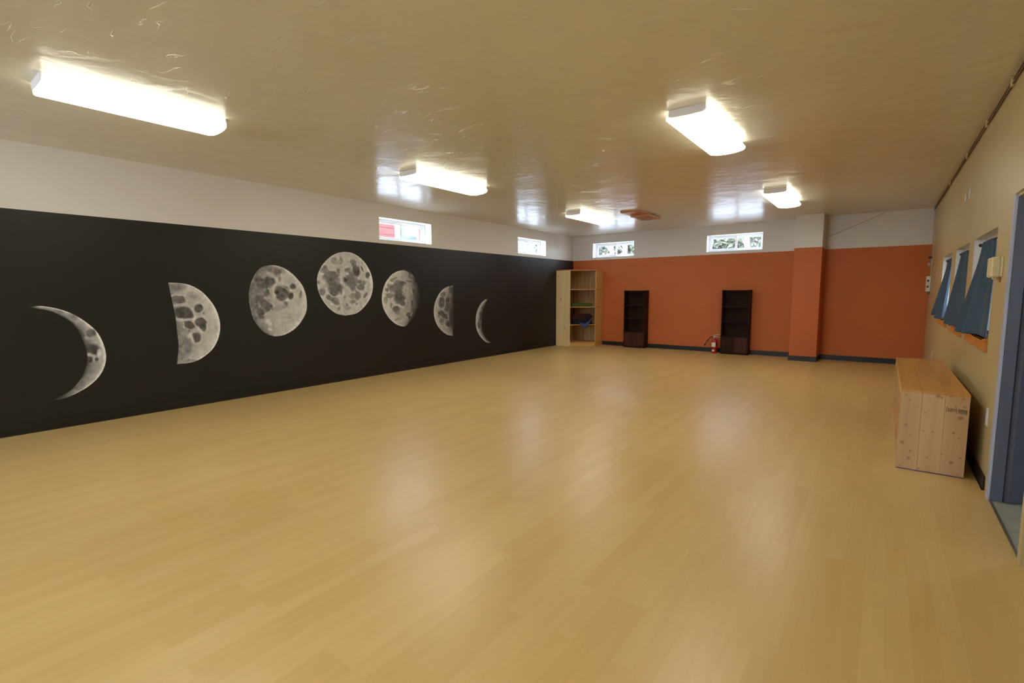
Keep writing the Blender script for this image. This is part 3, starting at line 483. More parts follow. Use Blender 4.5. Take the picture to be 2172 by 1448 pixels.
MOON_LABEL = {
 'A': 'thin white crescent moon painted at the far left of the black wall, curving right',
 'B': 'painted half moon with straight left edge and dark patches, second from the left',
 'C': 'painted bulging moon with grey swirls and a smooth pale lower right',
 'D': 'painted full moon, the highest and roundest of the row under the window',
 'E': 'painted oval moon with its right side shaded, just right of the full moon',
 'F': 'small painted half moon with straight right edge, second from the right',
 'G': 'thinnest painted crescent moon at the right end, curving left'}
for (nm, base, bands, lp, rp, blobs, strokes, fade) in MOONS:
    NR, NC = 110, 84
    l = resample(lp, NR); r = resample(rp, NR)
    t = (1-np.cos(np.linspace(0, math.pi, NC)))/2*.35 + np.linspace(0, 1, NC)*.65
    G = l[:, None, :]*(1-t[None, :, None]) + r[:, None, :]*t[None, :, None]      # y,z
    Y = G[..., 0]; Z = G[..., 1]
    wy = np.zeros_like(Y); wz = np.zeros_like(Y); tx = np.zeros_like(Y)
    for i in range(NR):
        for j in range(NC):
            p = Vector((Y[i, j]*9, Z[i, j]*9, 3.3))
            wy[i, j] = noise.fractal(p, 1.0, 2.0, 3); wz[i, j] = noise.fractal(p+Vector((9, 4, 2)), 1.0, 2.0, 3)
            tx[i, j] = noise.fractal(Vector((Y[i, j]*22, Z[i, j]*22, 8)), .8, 2.0, 4)
    Yw = Y + wy*.014; Zw = Z + wz*.014
    V = np.full_like(Y, base)
    bx = [b[0] for b in bands]; bv = [b[1] for b in bands]
    V = np.interp(np.broadcast_to(t[None, :], Y.shape) + tx*.02, bx, bv)
    for (y, z, a, b, c, d, val, soft) in blobs:
        u = a*(Yw-y)+b*(Zw-z); v = c*(Yw-y)+d*(Zw-z); dd = np.sqrt(u*u+v*v)
        k = 1-smooth(1-soft, 1+soft*.9, dd)
        if val < base-.08: V = V + .05*np.exp(-((dd-1.28)/.14)**2)
        V = V*(1-k) + (val+tx*.05)*k
    for (pts, wd, val) in strokes:
        D2 = np.full_like(Y, 9.)
        for (p0, p1) in zip(pts, pts[1:]):
            p0 = np.array(p0); p1 = np.array(p1); d = p1-p0; L2 = d@d+1e-9
            q = np.clip(((Yw-p0[0])*d[0]+(Zw-p0[1])*d[1])/L2, 0, 1)
            D2 = np.minimum(D2, np.hypot(Yw-p0[0]-q*d[0], Zw-p0[1]-q*d[1]))
        k = (1-smooth(wd*.35, wd*1.3, D2))*.85
        V = V*(1-k) + val*k
    V = V + tx*.05 + wy*.05
    V = np.where(V > .30, .30+(V-.30)*1.18, V)
    if fade:
        row = np.linspace(0, 1, NR)[:, None]
        f = np.minimum(smooth(0, .06, row), 1-smooth(.80, 1.0, row)) if nm == 'A' else np.minimum(smooth(0, .10, row), 1-smooth(.84, 1.0, row))
        V = V*f + .17*(1-f)
    # thin soft edge into the wall black on the shaded side
    V = np.clip(V, .14, .97)
    lin = np.where(V <= .04045, V/12.92, ((V+.055)/1.055)**2.4)
    me = bpy.data.meshes.new('painted_moon')
    y0, z0 = float(Y.mean()), float(Z.mean())
    verts = [(0.0, float(Y[i, j])-y0, float(Z[i, j])-z0) for i in range(NR) for j in range(NC)]
    faces = [(i*NC+j, i*NC+j+1, (i+1)*NC+j+1, (i+1)*NC+j) for i in range(NR-1) for j in range(NC-1)]
    # a thin rim so that the coat of paint has a back
    me.from_pydata(verts, [], faces); me.materials.append(M_MOON)
    at = me.attributes.new('paint', 'FLOAT_COLOR', 'POINT')
    cv = np.ones((NR*NC, 4)); cv[:, 0] = lin.ravel(); cv[:, 1] = lin.ravel()*.995; cv[:, 2] = lin.ravel()*.985
    at.data.foreach_set('color', cv.ravel())
    o = bpy.data.objects.new('painted_moon', me); COL.objects.link(o); o.location = (XL+.0022, y0, z0)
    md = o.modifiers.new('coat', 'SOLIDIFY'); md.thickness = .0018; md.offset = 0
    tag(o, MOON_LABEL[nm], 'painting', 'moon phases painted along the black wall')

# ================================================================ pine corner shelf
e = empty('corner_shelf', (0, 0, 0))
tag(e, 'tall pale pine corner shelf unit with angled open front, in the back left corner', 'shelf')
H = 1.79; YA = 10.11; XA = XL+.012; XE = -5.925; XS = -5.482; YE = 10.56; YW = YB-.012; t_ = .019
def pinepart(name, bmf, m, **k):
    bm = BM(); bmf(bm); return new_obj(name, bm, m, e, **k)
# left side (faces the camera), its own origin for the knots
bm = BM(); box(bm, 0, XE-XA, 0, t_, 0, H); new_obj('side_panel', bm, M_PINE, e, loc=(XA, YA, 0), bevel=.002)
M_PINER = wood_mat('pine_right_side', srgb(206, 156, 92), srgb(222, 176, 110), .5, 'z')
bm = BM(); box(bm, XS-t_, XS, YE, YW, 0, H); new_obj('side_panel', bm, M_PINER, e, bevel=.002)
plan = [(XA+.02, YW-.02), (XA+.02, YA+t_), (XE, YA+t_), (XS-t_, YE), (XS-t_, YW-.02)]
for k, z in enumerate((.092, .518, .940, 1.353)):
    bm = BM(); prism(bm, plan, z-.019, z); new_obj('shelf_board', bm, M_PINE2, e)
bm = BM(); prism(bm, [(XA, YW), (XA, YA), (XE+.01, YA), (XS, YE-.01), (XS, YW)], H, H+.018); new_obj('top_board', bm, M_PINE2, e, bevel=.002)
bm = BM(); box(bm, XA, XA+.018, YA+t_, YW, .02, H); box(bm, XA+.018, XS-t_, YW-.018, YW, .02, H)
k = 0
new_obj('back_panel', bm, M_PINEBACK, e)
# kick board and thin joint lines on the right side where the shelves are housed
dx, dy = XS-t_-XE, YE-YA-t_; ln = math.hypot(dx, dy); nx, ny = -dy/ln, dx/ln
bm = BM(); prism(bm, [(XE, YA+t_), (XE+nx*.018, YA+t_+ny*.018), (XS-t_+nx*.018, YE+ny*.018), (XS-t_, YE)], 0, .073); new_obj('kick_board', bm, M_PINER, e)
for (px_, py_) in (((XE-.002, YA+t_*.5)), ((XS-t_-.004, YE-.002))): pass
M_JOINT = wood_mat('dark_joint', srgb(150, 96, 46), srgb(160, 104, 52), .6, 'y')
for z in (.083, .508, .930, 1.343):
    bm = BM(); box(bm, XS, XS+.0015, YE+.004, YW, z-.004, z+.004); new_obj('joint_line', bm, M_JOINT, e)

# what lies on its shelves
M_GREEN = mat('green_foam', srgb(66, 80, 30), .8, noise_scale=9, var=.2)
M_BLUEF = mat('dark_teal_cloth', srgb(44, 62, 72), .9, noise_scale=9, var=.2)
bm = BM(); box(bm, -.26, .24, -.07, .07, 0, .088)
o = new_obj('folded_mat', bm, M_GREEN, bevel=.012); o.location = (-5.755, 10.390, .9405); o.rotation_euler = (0, 0, .785)
tag(o, 'long folded green mat lying on the third shelf of the pine corner unit', 'mat')
M_RED = mat('dark_maroon_fabric', srgb(74, 26, 30), .9, noise_scale=8, var=.25)
bm = BM(); box(bm, -.26, .26, -.11, .11, 0, .245)
bmesh.ops.bevel(bm, geom=bm.edges[:], offset=.035, segments=4, affect='EDGES')
o = new_obj('bolster', bm, M_RED, smooth=True); o.location = (-5.900, 10.585, .5185); o.rotation_euler = (0, 0, .785)
tag(o, 'dark maroon bolster standing behind the cloth heap on the lower shelf', 'cushion')
def heap(name, m, w, d, h, seed, loc, rz, hang=0):
    bm = BM(); n = 34; rows = []
    for i in range(n):
        rr = []
        for j in range(n):
            u = i/(n-1)*2-1; v = j/(n-1)*2-1
            q = max(0, 1-(abs(u)**3.2)) * max(0, 1-(abs(v)**3.2))
            z = h*q**.45*(.72+.5*noise.noise(Vector((u*2.6+seed, v*2.6, seed)))) + .012*noise.noise(Vector((u*7, v*7, seed)))*q
            rr.append(bm.verts.new((u*w, v*d, max(z, 0)+.004)))
        rows.append(rr)
    for i in range(n-1):
        for j in range(n-1):
            f = bm.faces.new((rows[i][j], rows[i+1][j], rows[i+1][j+1], rows[i][j+1])); f.smooth = True
    ed = [x for x in bm.edges if x.is_boundary]
    g = bmesh.ops.extrude_edge_only(bm, edges=ed)
    for v in [x for x in g['geom'] if isinstance(x, bmesh.types.BMVert)]: v.co.z = 0
    bmesh.ops.holes_fill(bm, edges=[x for x in bm.edges if x.is_boundary], sides=0)
    o = new_obj(name, bm, m); o.location = loc; o.rotation_euler = (0, 0, rz); return o
M_INK = mat('black_knit_cloth', srgb(22, 22, 26), .95, noise_scale=12, var=.3)
o = heap('folded_blanket', M_INK, .24, .085, .17, 3.1, (-5.770, 10.427, .5185), .785)
tag(o, 'black and dark green blankets heaped on the lower shelf of the pine corner unit', 'blanket')
# blue strap drooping over the shelf edge
M_BLUE = mat('blue_cotton_webbing', srgb(62, 82, 142), .85, noise_scale=20, var=.12)
bm = BM(); n = 26; rows = []
cx, cy = -5.625, 10.33; ax, ay = .70, .72
for i in range(n):
    s = i/(n-1); u = (s-.5)*.31
    dip = -.085*math.sin(math.pi*s)**.8 + .135*max(0, s-.5)*1.6 + .03*max(0, .25-s)*2
    wd = .045+.045*math.sin(math.pi*s)
    px_, py_ = cx+ax*u, cy+ay*u
    off = .012+.02*math.sin(math.pi*s)
    px_ += .71*off; py_ -= .71*off
    zt = .545+dip
    rows.append([bm.verts.new((px_-.71*.02, py_+.71*.02, zt+wd)), bm.verts.new((px_+.71*.006, py_-.71*.006, zt+wd*.5)), bm.verts.new((px_, py_, zt-.004)), bm.verts.new((px_-.71*.006, py_+.71*.006, zt))])
for a, b in zip(rows, rows[1:]):
    for k in range(4):
        f = bm.faces.new((a[k], b[k], b[(k+1) % 4], a[(k+1) % 4])); f.smooth = True
bm.faces.new(rows[0][::-1]); bm.faces.new(rows[-1])
bmesh.ops.recalc_face_normals(bm, faces=bm.faces)
o = new_obj('cloth_strap', bm, M_BLUE)
tag(o, 'blue cloth strap drooping over the lower shelf edge of the pine corner unit', 'strap')

# ================================================================ dark bookcases
def bookcase(x0, x1, label, left_dark):
    w = x1-x0; d = .215; h = 1.318
    e = empty('bookcase', (x0, YB-.013-d, 0)); tag(e, label, 'bookcase', 'dark bookcases against the orange wall')
    t = .020
    for a in (0, w-t):
        bm = BM(); box(bm, a, a+t, 0, d, 0, h); new_obj('side_panel', bm, M_DARKW, e, bevel=.0015)
    bm = BM(); box(bm, t, w-t, 0, d, h-t-.004, h-.004); new_obj('top_panel', bm, M_DARKW, e)
    bm = BM(); box(bm, t, w-t, d-.012, d-.002, .03, h-t); new_obj('back_panel', bm, M_DARKW, e)
    for z in (.372, .672, .978):
        bm = BM(); box(bm, t, w-t, .006, d-.012, z-.018, z); new_obj('shelf_board', bm, M_DARKW, e, bevel=.001)
    bm = BM(); box(bm, t, w-t, .012, d-.012, .03, .05); new_obj('bottom_panel', bm, M_DARKW, e)
    bm = BM(); box(bm, t, w-t, .01, .028, 0, .03); new_obj('kick_board', bm, M_DARKW, e)
    m = w/2
    for k, (a, b) in enumerate(((t+.002, m-.0015), (m+.0015, w-t-.002))):
        bm = BM(); box(bm, a, b, -.004, .012, .034, .348)
        dr = new_obj('door', bm, M_DARKW if (k == 0 and left_dark) else M_DARKW2, e, bevel=.002)
        bm = BM(); kx = b-.02 if k == 0 else a+.02
        lathe(bm, [(.006, 0), (.006, .012), (.010, .016), (.010, .022), (.004, .025)], 12)
        kn = new_obj('knob', bm, M_DARKW, dr, loc=(kx, -.004, .30)); kn.rotation_euler = (math.pi/2, 0, 0)
    return e
bookcase(-4.826, -4.318, 'dark brown bookcase nearer the pine corner unit, between it and the extinguisher', False)
bookcase(-2.668, -2.140, 'dark brown bookcase beside the fire extinguisher, left of the orange pilaster', True)

# ================================================================ fire extinguisher
e = empty('fire_extinguisher', (-2.790, 10.735, 0)); tag(e, 'red fire extinguisher with white label and black hose, on the floor by a bookcase', 'fire extinguisher')
M_XRED = mat('red_enamel', srgb(176, 18, 22), .25, coat=.4); M_BLK = mat('black_rubber', srgb(28, 24, 24), .5); M_ALU = mat('brushed_aluminium', srgb(196, 196, 200), .3, .8)
bm = BM(); lathe(bm, [(.050, .0), (.056, .006), (.057, .02), (.057, .235), (.052, .262), (.036, .285), (.020, .296), (.018, .305)], 28)
new_obj('cylinder_body', bm, M_XRED, e)
bm = BM(); seg = 20
def wrap(bm, r, z0, z1, a0, a1, n=16):
    lo = []; hi = []; lo2 = []; hi2 = []
    for i in range(n+1):
        a = a0+(a1-a0)*i/n
        for lst, z, rr in ((lo, z0, r), (hi, z1, r), (lo2, z0, r-.001), (hi2, z1, r-.001)): lst.append(bm.verts.new((rr*math.cos(a), rr*math.sin(a), z)))
    for i in range(n):
        for q in ((lo[i], lo[i+1], hi[i+1], hi[i]), (hi[i], hi[i+1], hi2[i+1], hi2[i]), (lo2[i], lo2[i+1], lo[i+1], lo[i]), (lo2[i+1], lo2[i], hi2[i], hi2[i+1])): bm.faces.new(q)
M_LAB = mat('white_paper_label', srgb(226, 230, 222), .5, noise_scale=60, var=.08)
wrap(bm, .0585, .135, .225, math.radians(-150), math.radians(-55)); new_obj('paper_label', bm, M_LAB, e)
bm = BM(); wrap(bm, .0585, .045, .075, math.radians(-125), math.radians(-75)); new_obj('inspection_tag', bm, M_LAB, e)
bm = BM(); lathe(bm, [(.019, .300), (.019, .330), (.024, .332), (.024, .345), (.012, .35)], 16); box(bm, -.03, .045, -.012, .012, .336, .35)
new_obj('valve', bm, M_ALU, e, bevel=.001)
bm = BM(); vs = box(bm, -.02, .100, -.011, .011, .372, .382)
for v in vs:
    if v.co.x > 0: v.co.z += .018
vs = box(bm, -.02, .10, -.010, .010, .350, .358)
for v in vs:
    if v.co.x > 0: v.co.z -= .024
new_obj('lever_handle', bm, M_ALU, e, bevel=.001)
bm = BM(); tube(bm, [(-.025, 0, .343), (-.06, -.004, .34), (-.10, -.008, .31), (-.135, -.010, .265), (-.165, -.010, .22), (-.185, -.010, .18), (-.195, -.010, .15)], [.010]*5+[.013, .016], 10)
new_obj('hose', bm, M_BLK, e)

# ================================================================ pilaster panel, thin slanting line on the back wall
bm = BM(); box(bm, -1.224, -1.086, 10.424, 10.4295, 2.512, 2.664)
o = new_obj('access_panel', bm, M_WHITE, bevel=.002); tag(o, 'small off white square cover plate at the top of the pilaster', 'cover plate')
bm = BM(); tube(bm, [(-.930, YB-.004, 2.270), (-.60, YB-.004, 2.415), (-.30, YB-.004, 2.545), (-.06, YB-.004, 2.655)], .0045, 6)  # thin greyed line, slightly raised, slanting from the pilaster up to the ceiling
o = new_obj('slanting_line', bm, mat('greyed_white_line', srgb(160, 145, 125), .6)); tag(o, 'thin greyed line slanting up the white band right of the pilaster', 'cable')
# ================================================================ pine bench box by the right wall
e = empty('storage_bench', (.137, 4.50, 0)); tag(e, 'long unfinished pine storage box bench standing along the right wall', 'storage box')
BW, BL, BH = .372, 2.11, .588
def K(px_, py_):     # place on the end board
    return px_, py_
kn = [(.030, 0, .545, .006), (.052, 0, .515, .007), (.040, 0, .330, .009), (.028, 0, .195, .011), (.075, 0, .14, .007), (.07, 0, .085, .010), (.10, 0, .47, .004), (.14, 0, .43, .006), (.072, 0, .26, .005),
      (.205, 0, .56, .012), (.225, 0, .552, .008), (.19, 0, .30, .006), (.14, 0, .30, .005), (.27, 0, .560, .005), (.335, 0, .555, .006), (.30, 0, .498, .006), (.345, 0, .50, .007), (.330, 0, .422, .013), (.30, 0, .31, .008), (.33, 0, .275, .005), (.25, 0, .15, .005), (.30, 0, .10, .010), (.345, 0, .14, .005), (.17, 0, .11, .005), (.02, 0, .02, .006), (.13, 0, .02, .006), (.34, 0, .02, .005)]
M_END = wood_mat('raw_pine_end_boards', srgb(192, 154, 110), srgb(208, 172, 128), .55, 'z', .6, knots=kn)
M_TOP = wood_mat('worn_pine_top_boards', srgb(190, 134, 62), srgb(210, 156, 82), .38, 'y', .8, knots=[(.05, .5, .588, .01), (.2, 1.1, .588, .012), (.31, .35, .588, .008), (.1, 1.6, .588, .012)])
cuts = [(0, .1180), (.1205, .2430), (.2460, BW)]
bm = BM()
for a, b in cuts: box(bm, a, b, 0, .020, .006, BH-.019)
box(bm, .001, BW-.001, .004, .018, .006, BH-.02)
new_obj('end_panel', bm, M_END, e, bevel=.0012)
bm = BM()
for a, b in cuts: box(bm, a, b, BL-.02, BL, .006, BH-.019)
new_obj('end_panel', bm, M_END, e, bevel=.0012)
bm = BM()
for a, b in ((0, .119), (.120, .244), (.245, BW)): box(bm, a, b, 0, BL, BH-.019, BH)
new_obj('top_panel', bm, M_TOP, e, bevel=.0012)
M_SIDE = wood_mat('pine_side_boards', srgb(196, 150, 92), srgb(214, 170, 112), .5, 'y', .7)
bm = BM(); box(bm, BW-.02, BW, .02, BL-.02, .006, BH-.019); new_obj('back_panel', bm, M_SIDE, e)
bm = BM()
box(bm, 0, .019, .02, BL-.02, BH-.06, BH-.019); box(bm, 0, .019, .02, BL-.02, .006, .06)
for y in (.02, .69, 1.36, 2.03): box(bm, 0, .019, y, y+.06, .06, BH-.06)
new_obj('face_frame', bm, M_SIDE, e, bevel=.0015)
bm = BM(); box(bm, .019, BW-.02, .02, BL-.02, .04, .058)
for y in (.70, 1.38): box(bm, .019, BW-.02, y, y+.018, .058, BH-.019)
new_obj('divider', bm, M_SIDE, e)
bm = BM(); box(bm, .001, BW-.001, .001, .03, 0, .0065); box(bm, .001, BW-.001, BL-.03, BL-.001, 0, .0065); box(bm, .001, .03, .03, BL-.03, 0, .0065); box(bm, BW-.03, BW-.001, .03, BL-.03, 0, .0065)
new_obj('felt_strip', bm, mat('blue_felt', srgb(52, 62, 120), .9), e)
# blurred black mill stamp: brackets and short letter strokes
M_STAMP = mat('black_ink', srgb(70, 52, 40), .7)
bm = BM()
def ink(x, z, w, h): box(bm, x, x+w, -.0012, -.0002, z, z+h)
X0 = .2530; ZS = .432
def dz(x): return -.08*(x-X0)+.02
for x in (X0, X0+.052):
    s = 1 if x == X0 else -1
    ink(x, ZS+dz(x), .0022, .040); ink(x if s > 0 else x-.003, ZS+dz(x), .0055, .0022); ink(x if s > 0 else x-.003, ZS+dz(x)+.038, .0055, .0022)
for k, st in enumerate(('E', 'L', 'D', 'F', 'I', 'R')):
    x = X0+.0075+k*.0072; z = ZS+.008+dz(x); h = .024
    if st != 'L': ink(x, z+h-.003, .005, .003)
    ink(x, z, .0016, h)
    if st in 'EF': ink(x, z+h*.45, .004, .0028)
    if st in 'ELD': ink(x, z, .005, .003)
    if st in 'DR': ink(x+.004, z+h*.3, .0016, h*.65)
for k in range(4):
    x = X0+.062+k*.0118; z = ZS+.004+dz(x); h = .030
    ink(x, z, .0024, h); ink(x+.006, z, .0024 if k < 3 else .0034, h); ink(x, z+h-.004, .009, .004)
    if k % 2: ink(x, z+h*.45, .008, .003)
new_obj('stamp_mark', bm, M_STAMP, e)

# ================================================================ curtained openings in the right wall
M_SILL = wood_mat('orange_stained_sill', srgb(196, 126, 52), srgb(212, 142, 66), .4, 'y')
M_CURT = mat('slate_blue_cotton', srgb(58, 77, 98), .85, noise_scale=9, var=.08, bump=.3, bump_scale=300)
M_ROD = mat('black_iron_rod', srgb(26, 24, 24), .4, .6)
names = ['nearest the doorway and the wall box', 'in the middle of the three', 'nearest the back wall']
for i, (y0, y1, z0, z1) in enumerate(RW):
    # inner casement at the far side of the wall thickness
    e = empty('window_%d' % (5+i), (XR+.066, y0, z0)); struct(e, 'recessed window behind a blue curtain, ' + names[i], 'window')
    w = y1-y0; h = z1-z0; f = .04
    bm = BM(); box(bm, 0, .05, 0, w, 0, f); box(bm, 0, .05, 0, w, h-f, h); box(bm, 0, .05, 0, f, f, h-f); box(bm, 0, .05, w-f, w, f, h-f); box(bm, .01, .04, w/2-.02, w/2+.02, f, h-f)
    fr = new_obj('window_frame', bm, M_VINYL, e, bevel=.003)
    bm = BM(); box(bm, .022, .027, f, w-f, f, h-f); new_obj('pane', bm, M_GLASS, fr)
    bm = BM(); box(bm, XR+.0005, XR+.066, y1-.004, y1-.0005, z0, z1-.003); struct(new_obj('trim_%d' % (5+i), bm, M_REVEAL))
    # sill board with apron
    e = empty('window_sill', (XR, (y0+y1)/2, z0)); tag(e, 'orange stained wooden sill and apron under the curtain ' + names[i], 'window sill', 'wooden sills of the curtained openings')
    hw = w/2+.012
    bm = BM(); box(bm, -.030, .064, -w/2+.001, w/2-.001, .0005, .014); box(bm, -.030, -.001, -hw, hw, -.006, .014); new_obj('sill_board', bm, M_SILL, e, bevel=.003)
    bm = BM(); box(bm, -.016, -.0005, -hw+.005, hw-.005, -.078, -.007); new_obj('apron', bm, M_SILL, e, bevel=.002)
    # rod
    bm = BM(); tube(bm, [(XR+.040, y0+.002, z1-.052), (XR+.040, y1-.006, z1-.052)], .006, 10)
    for yy in (y0+.004, y1-.010): tube(bm, [(XR+.040, yy-.002, z1-.052), (XR+.040, yy+.002, z1-.052)], .014, 12)
    o = new_obj('curtain_rod', bm, M_ROD); tag(o, 'black curtain rod inside the opening ' + names[i], 'curtain rod', 'curtain rods in the three openings')
    # curtain: gathered on the rod, spread and lifted out over the sill
    bm = BM(); NU, NV = 90, 44; rows = []
    ty0, ty1 = y0+.44, y1-.17                        # gathered top
    by0, by1 = y0+.006, y1-.03+[0, .04, .06][i]        # spread bottom
    ph = i*1.3
    for j in range(NV+1):
        t = j/NV                                       # 0 top .. 1 bottom
        tt = t**.9
        row = []
        for k in range(NU+1):
            s = k/NU
            ya = ty0+(ty1-ty0)*s; yb = by0+(by1-by0)*s
            y = ya*(1-tt)+yb*tt
            fold = math.sin(s*math.pi*11+ph)*.012*(1-t)**1.3 + (abs(math.sin(s*math.pi*2.3+ph+.5))-.55)*.075*t**.6 + math.sin(s*math.pi*9+1+ph*2)*.010*t**.5
            xt = XR+.040; xb = XR-.052 + .030*max(0, .22-s)/.22 + [0, 0, .008][i]
            x = xt*(1-t**1.15)+xb*t**1.15 + fold
            drop = (.962+.035*math.sin(s*math.pi*2.1+.4+ph)*.5 - (.0 if s > .35 else .014*(1-s/.35)))
            z = (z1-.042)*(1-t)+(drop)*t
            row.append(bm.verts.new((x, y, z)))
        rows.append(row)
    for a, b in zip(rows, rows[1:]):
        for k in range(NU):
            f = bm.faces.new((a[k], a[k+1], b[k+1], b[k])); f.smooth = True
    o = new_obj('curtain', bm, M_CURT); md = o.modifiers.new('cloth', 'SOLIDIFY'); md.thickness = .003; md.offset = 0
    tag(o, 'slate blue cotton curtain ' + ['nearest the doorway, partly behind the wall box', 'in the middle of the three hanging along the right wall', 'farthest from the camera, by the corner of the orange wall'][i], 'curtain', 'blue curtains along the right wall')

# ================================================================ doorway on the right
M_SLATE = mat('slate_blue_door_paint', srgb(88, 92, 108), .4, noise_scale=3, var=.04)
M_STEEL = mat('pale_grey_frame_paint', srgb(176, 180, 196), .35)
y0, y1, _, zt = DR
e = empty('door_1', (XR, y1, 0)); struct(e, 'doorway with slate blue door standing open at the right edge', 'door')
bm = BM()
box(bm, -.012, .002, -.046, .012, 0, zt-.002); 
new_obj('door_frame', bm, M_STEEL, e, bevel=.002)
bm = BM(); box(bm, -.010, .112, y0-y1-.012, y0-y1+.040, 0, zt-.021); new_obj('door_frame', bm, M_YELLOW, e, bevel=.002)
bm = BM(); box(bm, .0025, .058, -.046, -.0005, 0, zt-.02); new_obj('door_jamb', bm, M_SLATE, e)
bm = BM(); box(bm, .0, .112, y0-y1+.001, -.001, zt-.02, zt-.0005); new_obj('door_head', bm, M_YELLOW, e)
bm = BM()
bm2 = [(0, zt-.002), (.055, zt+.045)]
vs = box(bm, -.014, -.0005, y0-y1-.03, .0, zt-.004, zt+.075)
for v in vs:
    if v.co.y > -.01 and v.co.z > zt+.02: v.co.y += .055
new_obj('head_casing', bm, M_YELLOW, e, bevel=.001)
# leaf, hinged at the far jamb, swung into the hall
dl = empty('door_leaf', (0, 0, 0)); dl.parent = e; dl.location = (.056, -.030, 0); dl.rotation_euler = (0, 0, math.radians(36))
bm = BM(); box(bm, .004, .86, -.04, 0, .006, zt-.03); lf = new_obj('leaf_panel', bm, M_SLATE, dl, bevel=.002)
bm = BM(); lathe(bm, [(.010, 0), (.010, .04), (.026, .045), (.030, .06), (.022, .075)], 16)
o = new_obj('door_knob', bm, M_ALU, dl, loc=(.79, -.04, .95)); o.rotation_euler = (math.pi/2, 0, 0)
bm = BM(); tube(bm, [(0, 0, 0), (0, -.045, 0)], .007, 8); tube(bm, [(0, -.045, 0), (0, -.06, 0)], .012, 8)
new_obj('door_stop', bm, mat('brass', srgb(200, 176, 110), .3, .8), dl, loc=(.12, -.04, .26))
# metal threshold
bm = BM(); box(bm, XR-.004, XR+.010, y0+.042, y1-.048, .0005, .005); o = struct(new_obj('trim_9', bm, mat('threshold_metal', srgb(120, 112, 98), .4, .5), bevel=.002))

# ================================================================ hall beyond the doorway and curtains
M_CONC = mat('grey_concrete_floor', srgb(160, 160, 148), .35, noise_scale=3, var=.14, bump=.1, bump_scale=30)
M_HALL = mat('pale_hall_paint', srgb(196, 200, 206), .6)
HX0, HX1 = XR+.1602, 3.0
bm = BM(); box(bm, XR+.0005, HX1, YF, YB+T, -.12, -.0015); struct(new_obj('floor_hall', bm, M_CONC))
bm = BM(); box(bm, HX0+.006, HX1, YF, YB+T, ZC, ZC+.15); struct(new_obj('ceiling_hall', bm, M_HALL))
wall('wall_hall_right', 'x', HX1, HX1+.15, [YF, YB+T], [0, ZC], [(6.6, 8.2, .9, 2.1), (-1.5, -.5, .9, 2.1)], lambda u, z: 0, [M_HALL])  # both openings are out of view, added to let daylight into the hall
bm = BM(); box(bm, XR+TR, HX1, YB, YB+T, 0, ZC); struct(new_obj('wall_hall_back', bm, M_HALL))
bm = BM(); box(bm, XR+TR, HX1, YF-T, YF, 0, ZC); struct(new_obj('wall_hall_front', bm, M_HALL))

# ================================================================ small things on the right wall
M_IVORY = mat('ivory_plastic', srgb(214, 200, 152), .4); M_PLATE = mat('white_plastic', srgb(226, 226, 222), .35); M_DARK = mat('dark_plastic', srgb(30, 26, 26), .5)
e = empty('wall_box', (XR, 4.50, 1.445)); tag(e, 'ivory plastic alarm box with vented end on the right wall by the doorway', 'alarm box')
bm = BM(); box(bm, -.052, -.008, -.080, .085, -.066, .066); new_obj('cover', bm, M_IVORY, e, bevel=.010)
bm = BM(); box(bm, -.0085, -.0005, -.120, .090, -.062, .062); new_obj('back_plate', bm, M_IVORY, e, bevel=.002)
bm = BM()
for k in range(9): box(bm, -.022, -.010, -.0815, -.0795, -.052+k*.0125, -.046+k*.0125)
new_obj('vent_slots', bm, M_PLATE, e)
bm = BM(); tube(bm, [(-.035, -.055, -.066), (-.035, -.055, -.078)], .006, 10); new_obj('indicator', bm, M_PLATE, e)
bm = BM(); box(bm, -.0030, -.0005, -.075, -.035, -.100, -.067); new_obj('paint_chip', bm, mat('brown_bare_patch', srgb(150, 96, 60), .6), e)

def switch_plate(y, z, h, w, label, sub, cat):
    e = empty('wall_plate', (XR, y, z)); tag(e, label, cat)
    bm = BM(); box(bm, -.007, -.0005, -w/2, w/2, -h/2, h/2); new_obj('plate', bm, M_PLATE, e, bevel=.002)
    if sub == 'outlet':
        for s in (-1, 1):
            bm = BM(); box(bm, -.009, -.0068, -.017, .017, s*.020-.014, s*.020+.014); new_obj('socket', bm, M_PLATE, e, bevel=.003)
    else:
        bm = BM(); box(bm, -.010, -.0068, -.006, .006, -.012, .012); new_obj('switch', bm, M_PLATE, e, bevel=.001)
switch_plate(4.425, .465, .115, .072, 'white outlet plate low on the right wall behind the pine box bench', 'outlet', 'outlet')
switch_plate(9.10, .390, .115, .072, 'white outlet plate low on the right wall past the pine box bench', 'outlet', 'outlet')
for (y, z, lb) in ((6.70, 2.205, 'farther of two small white plates high on the right wall'), (6.40, 2.200, 'nearer of two small white plates high on the right wall')):
    switch_plate(y, z, .085, .07, lb, 'switch', 'wall plate')
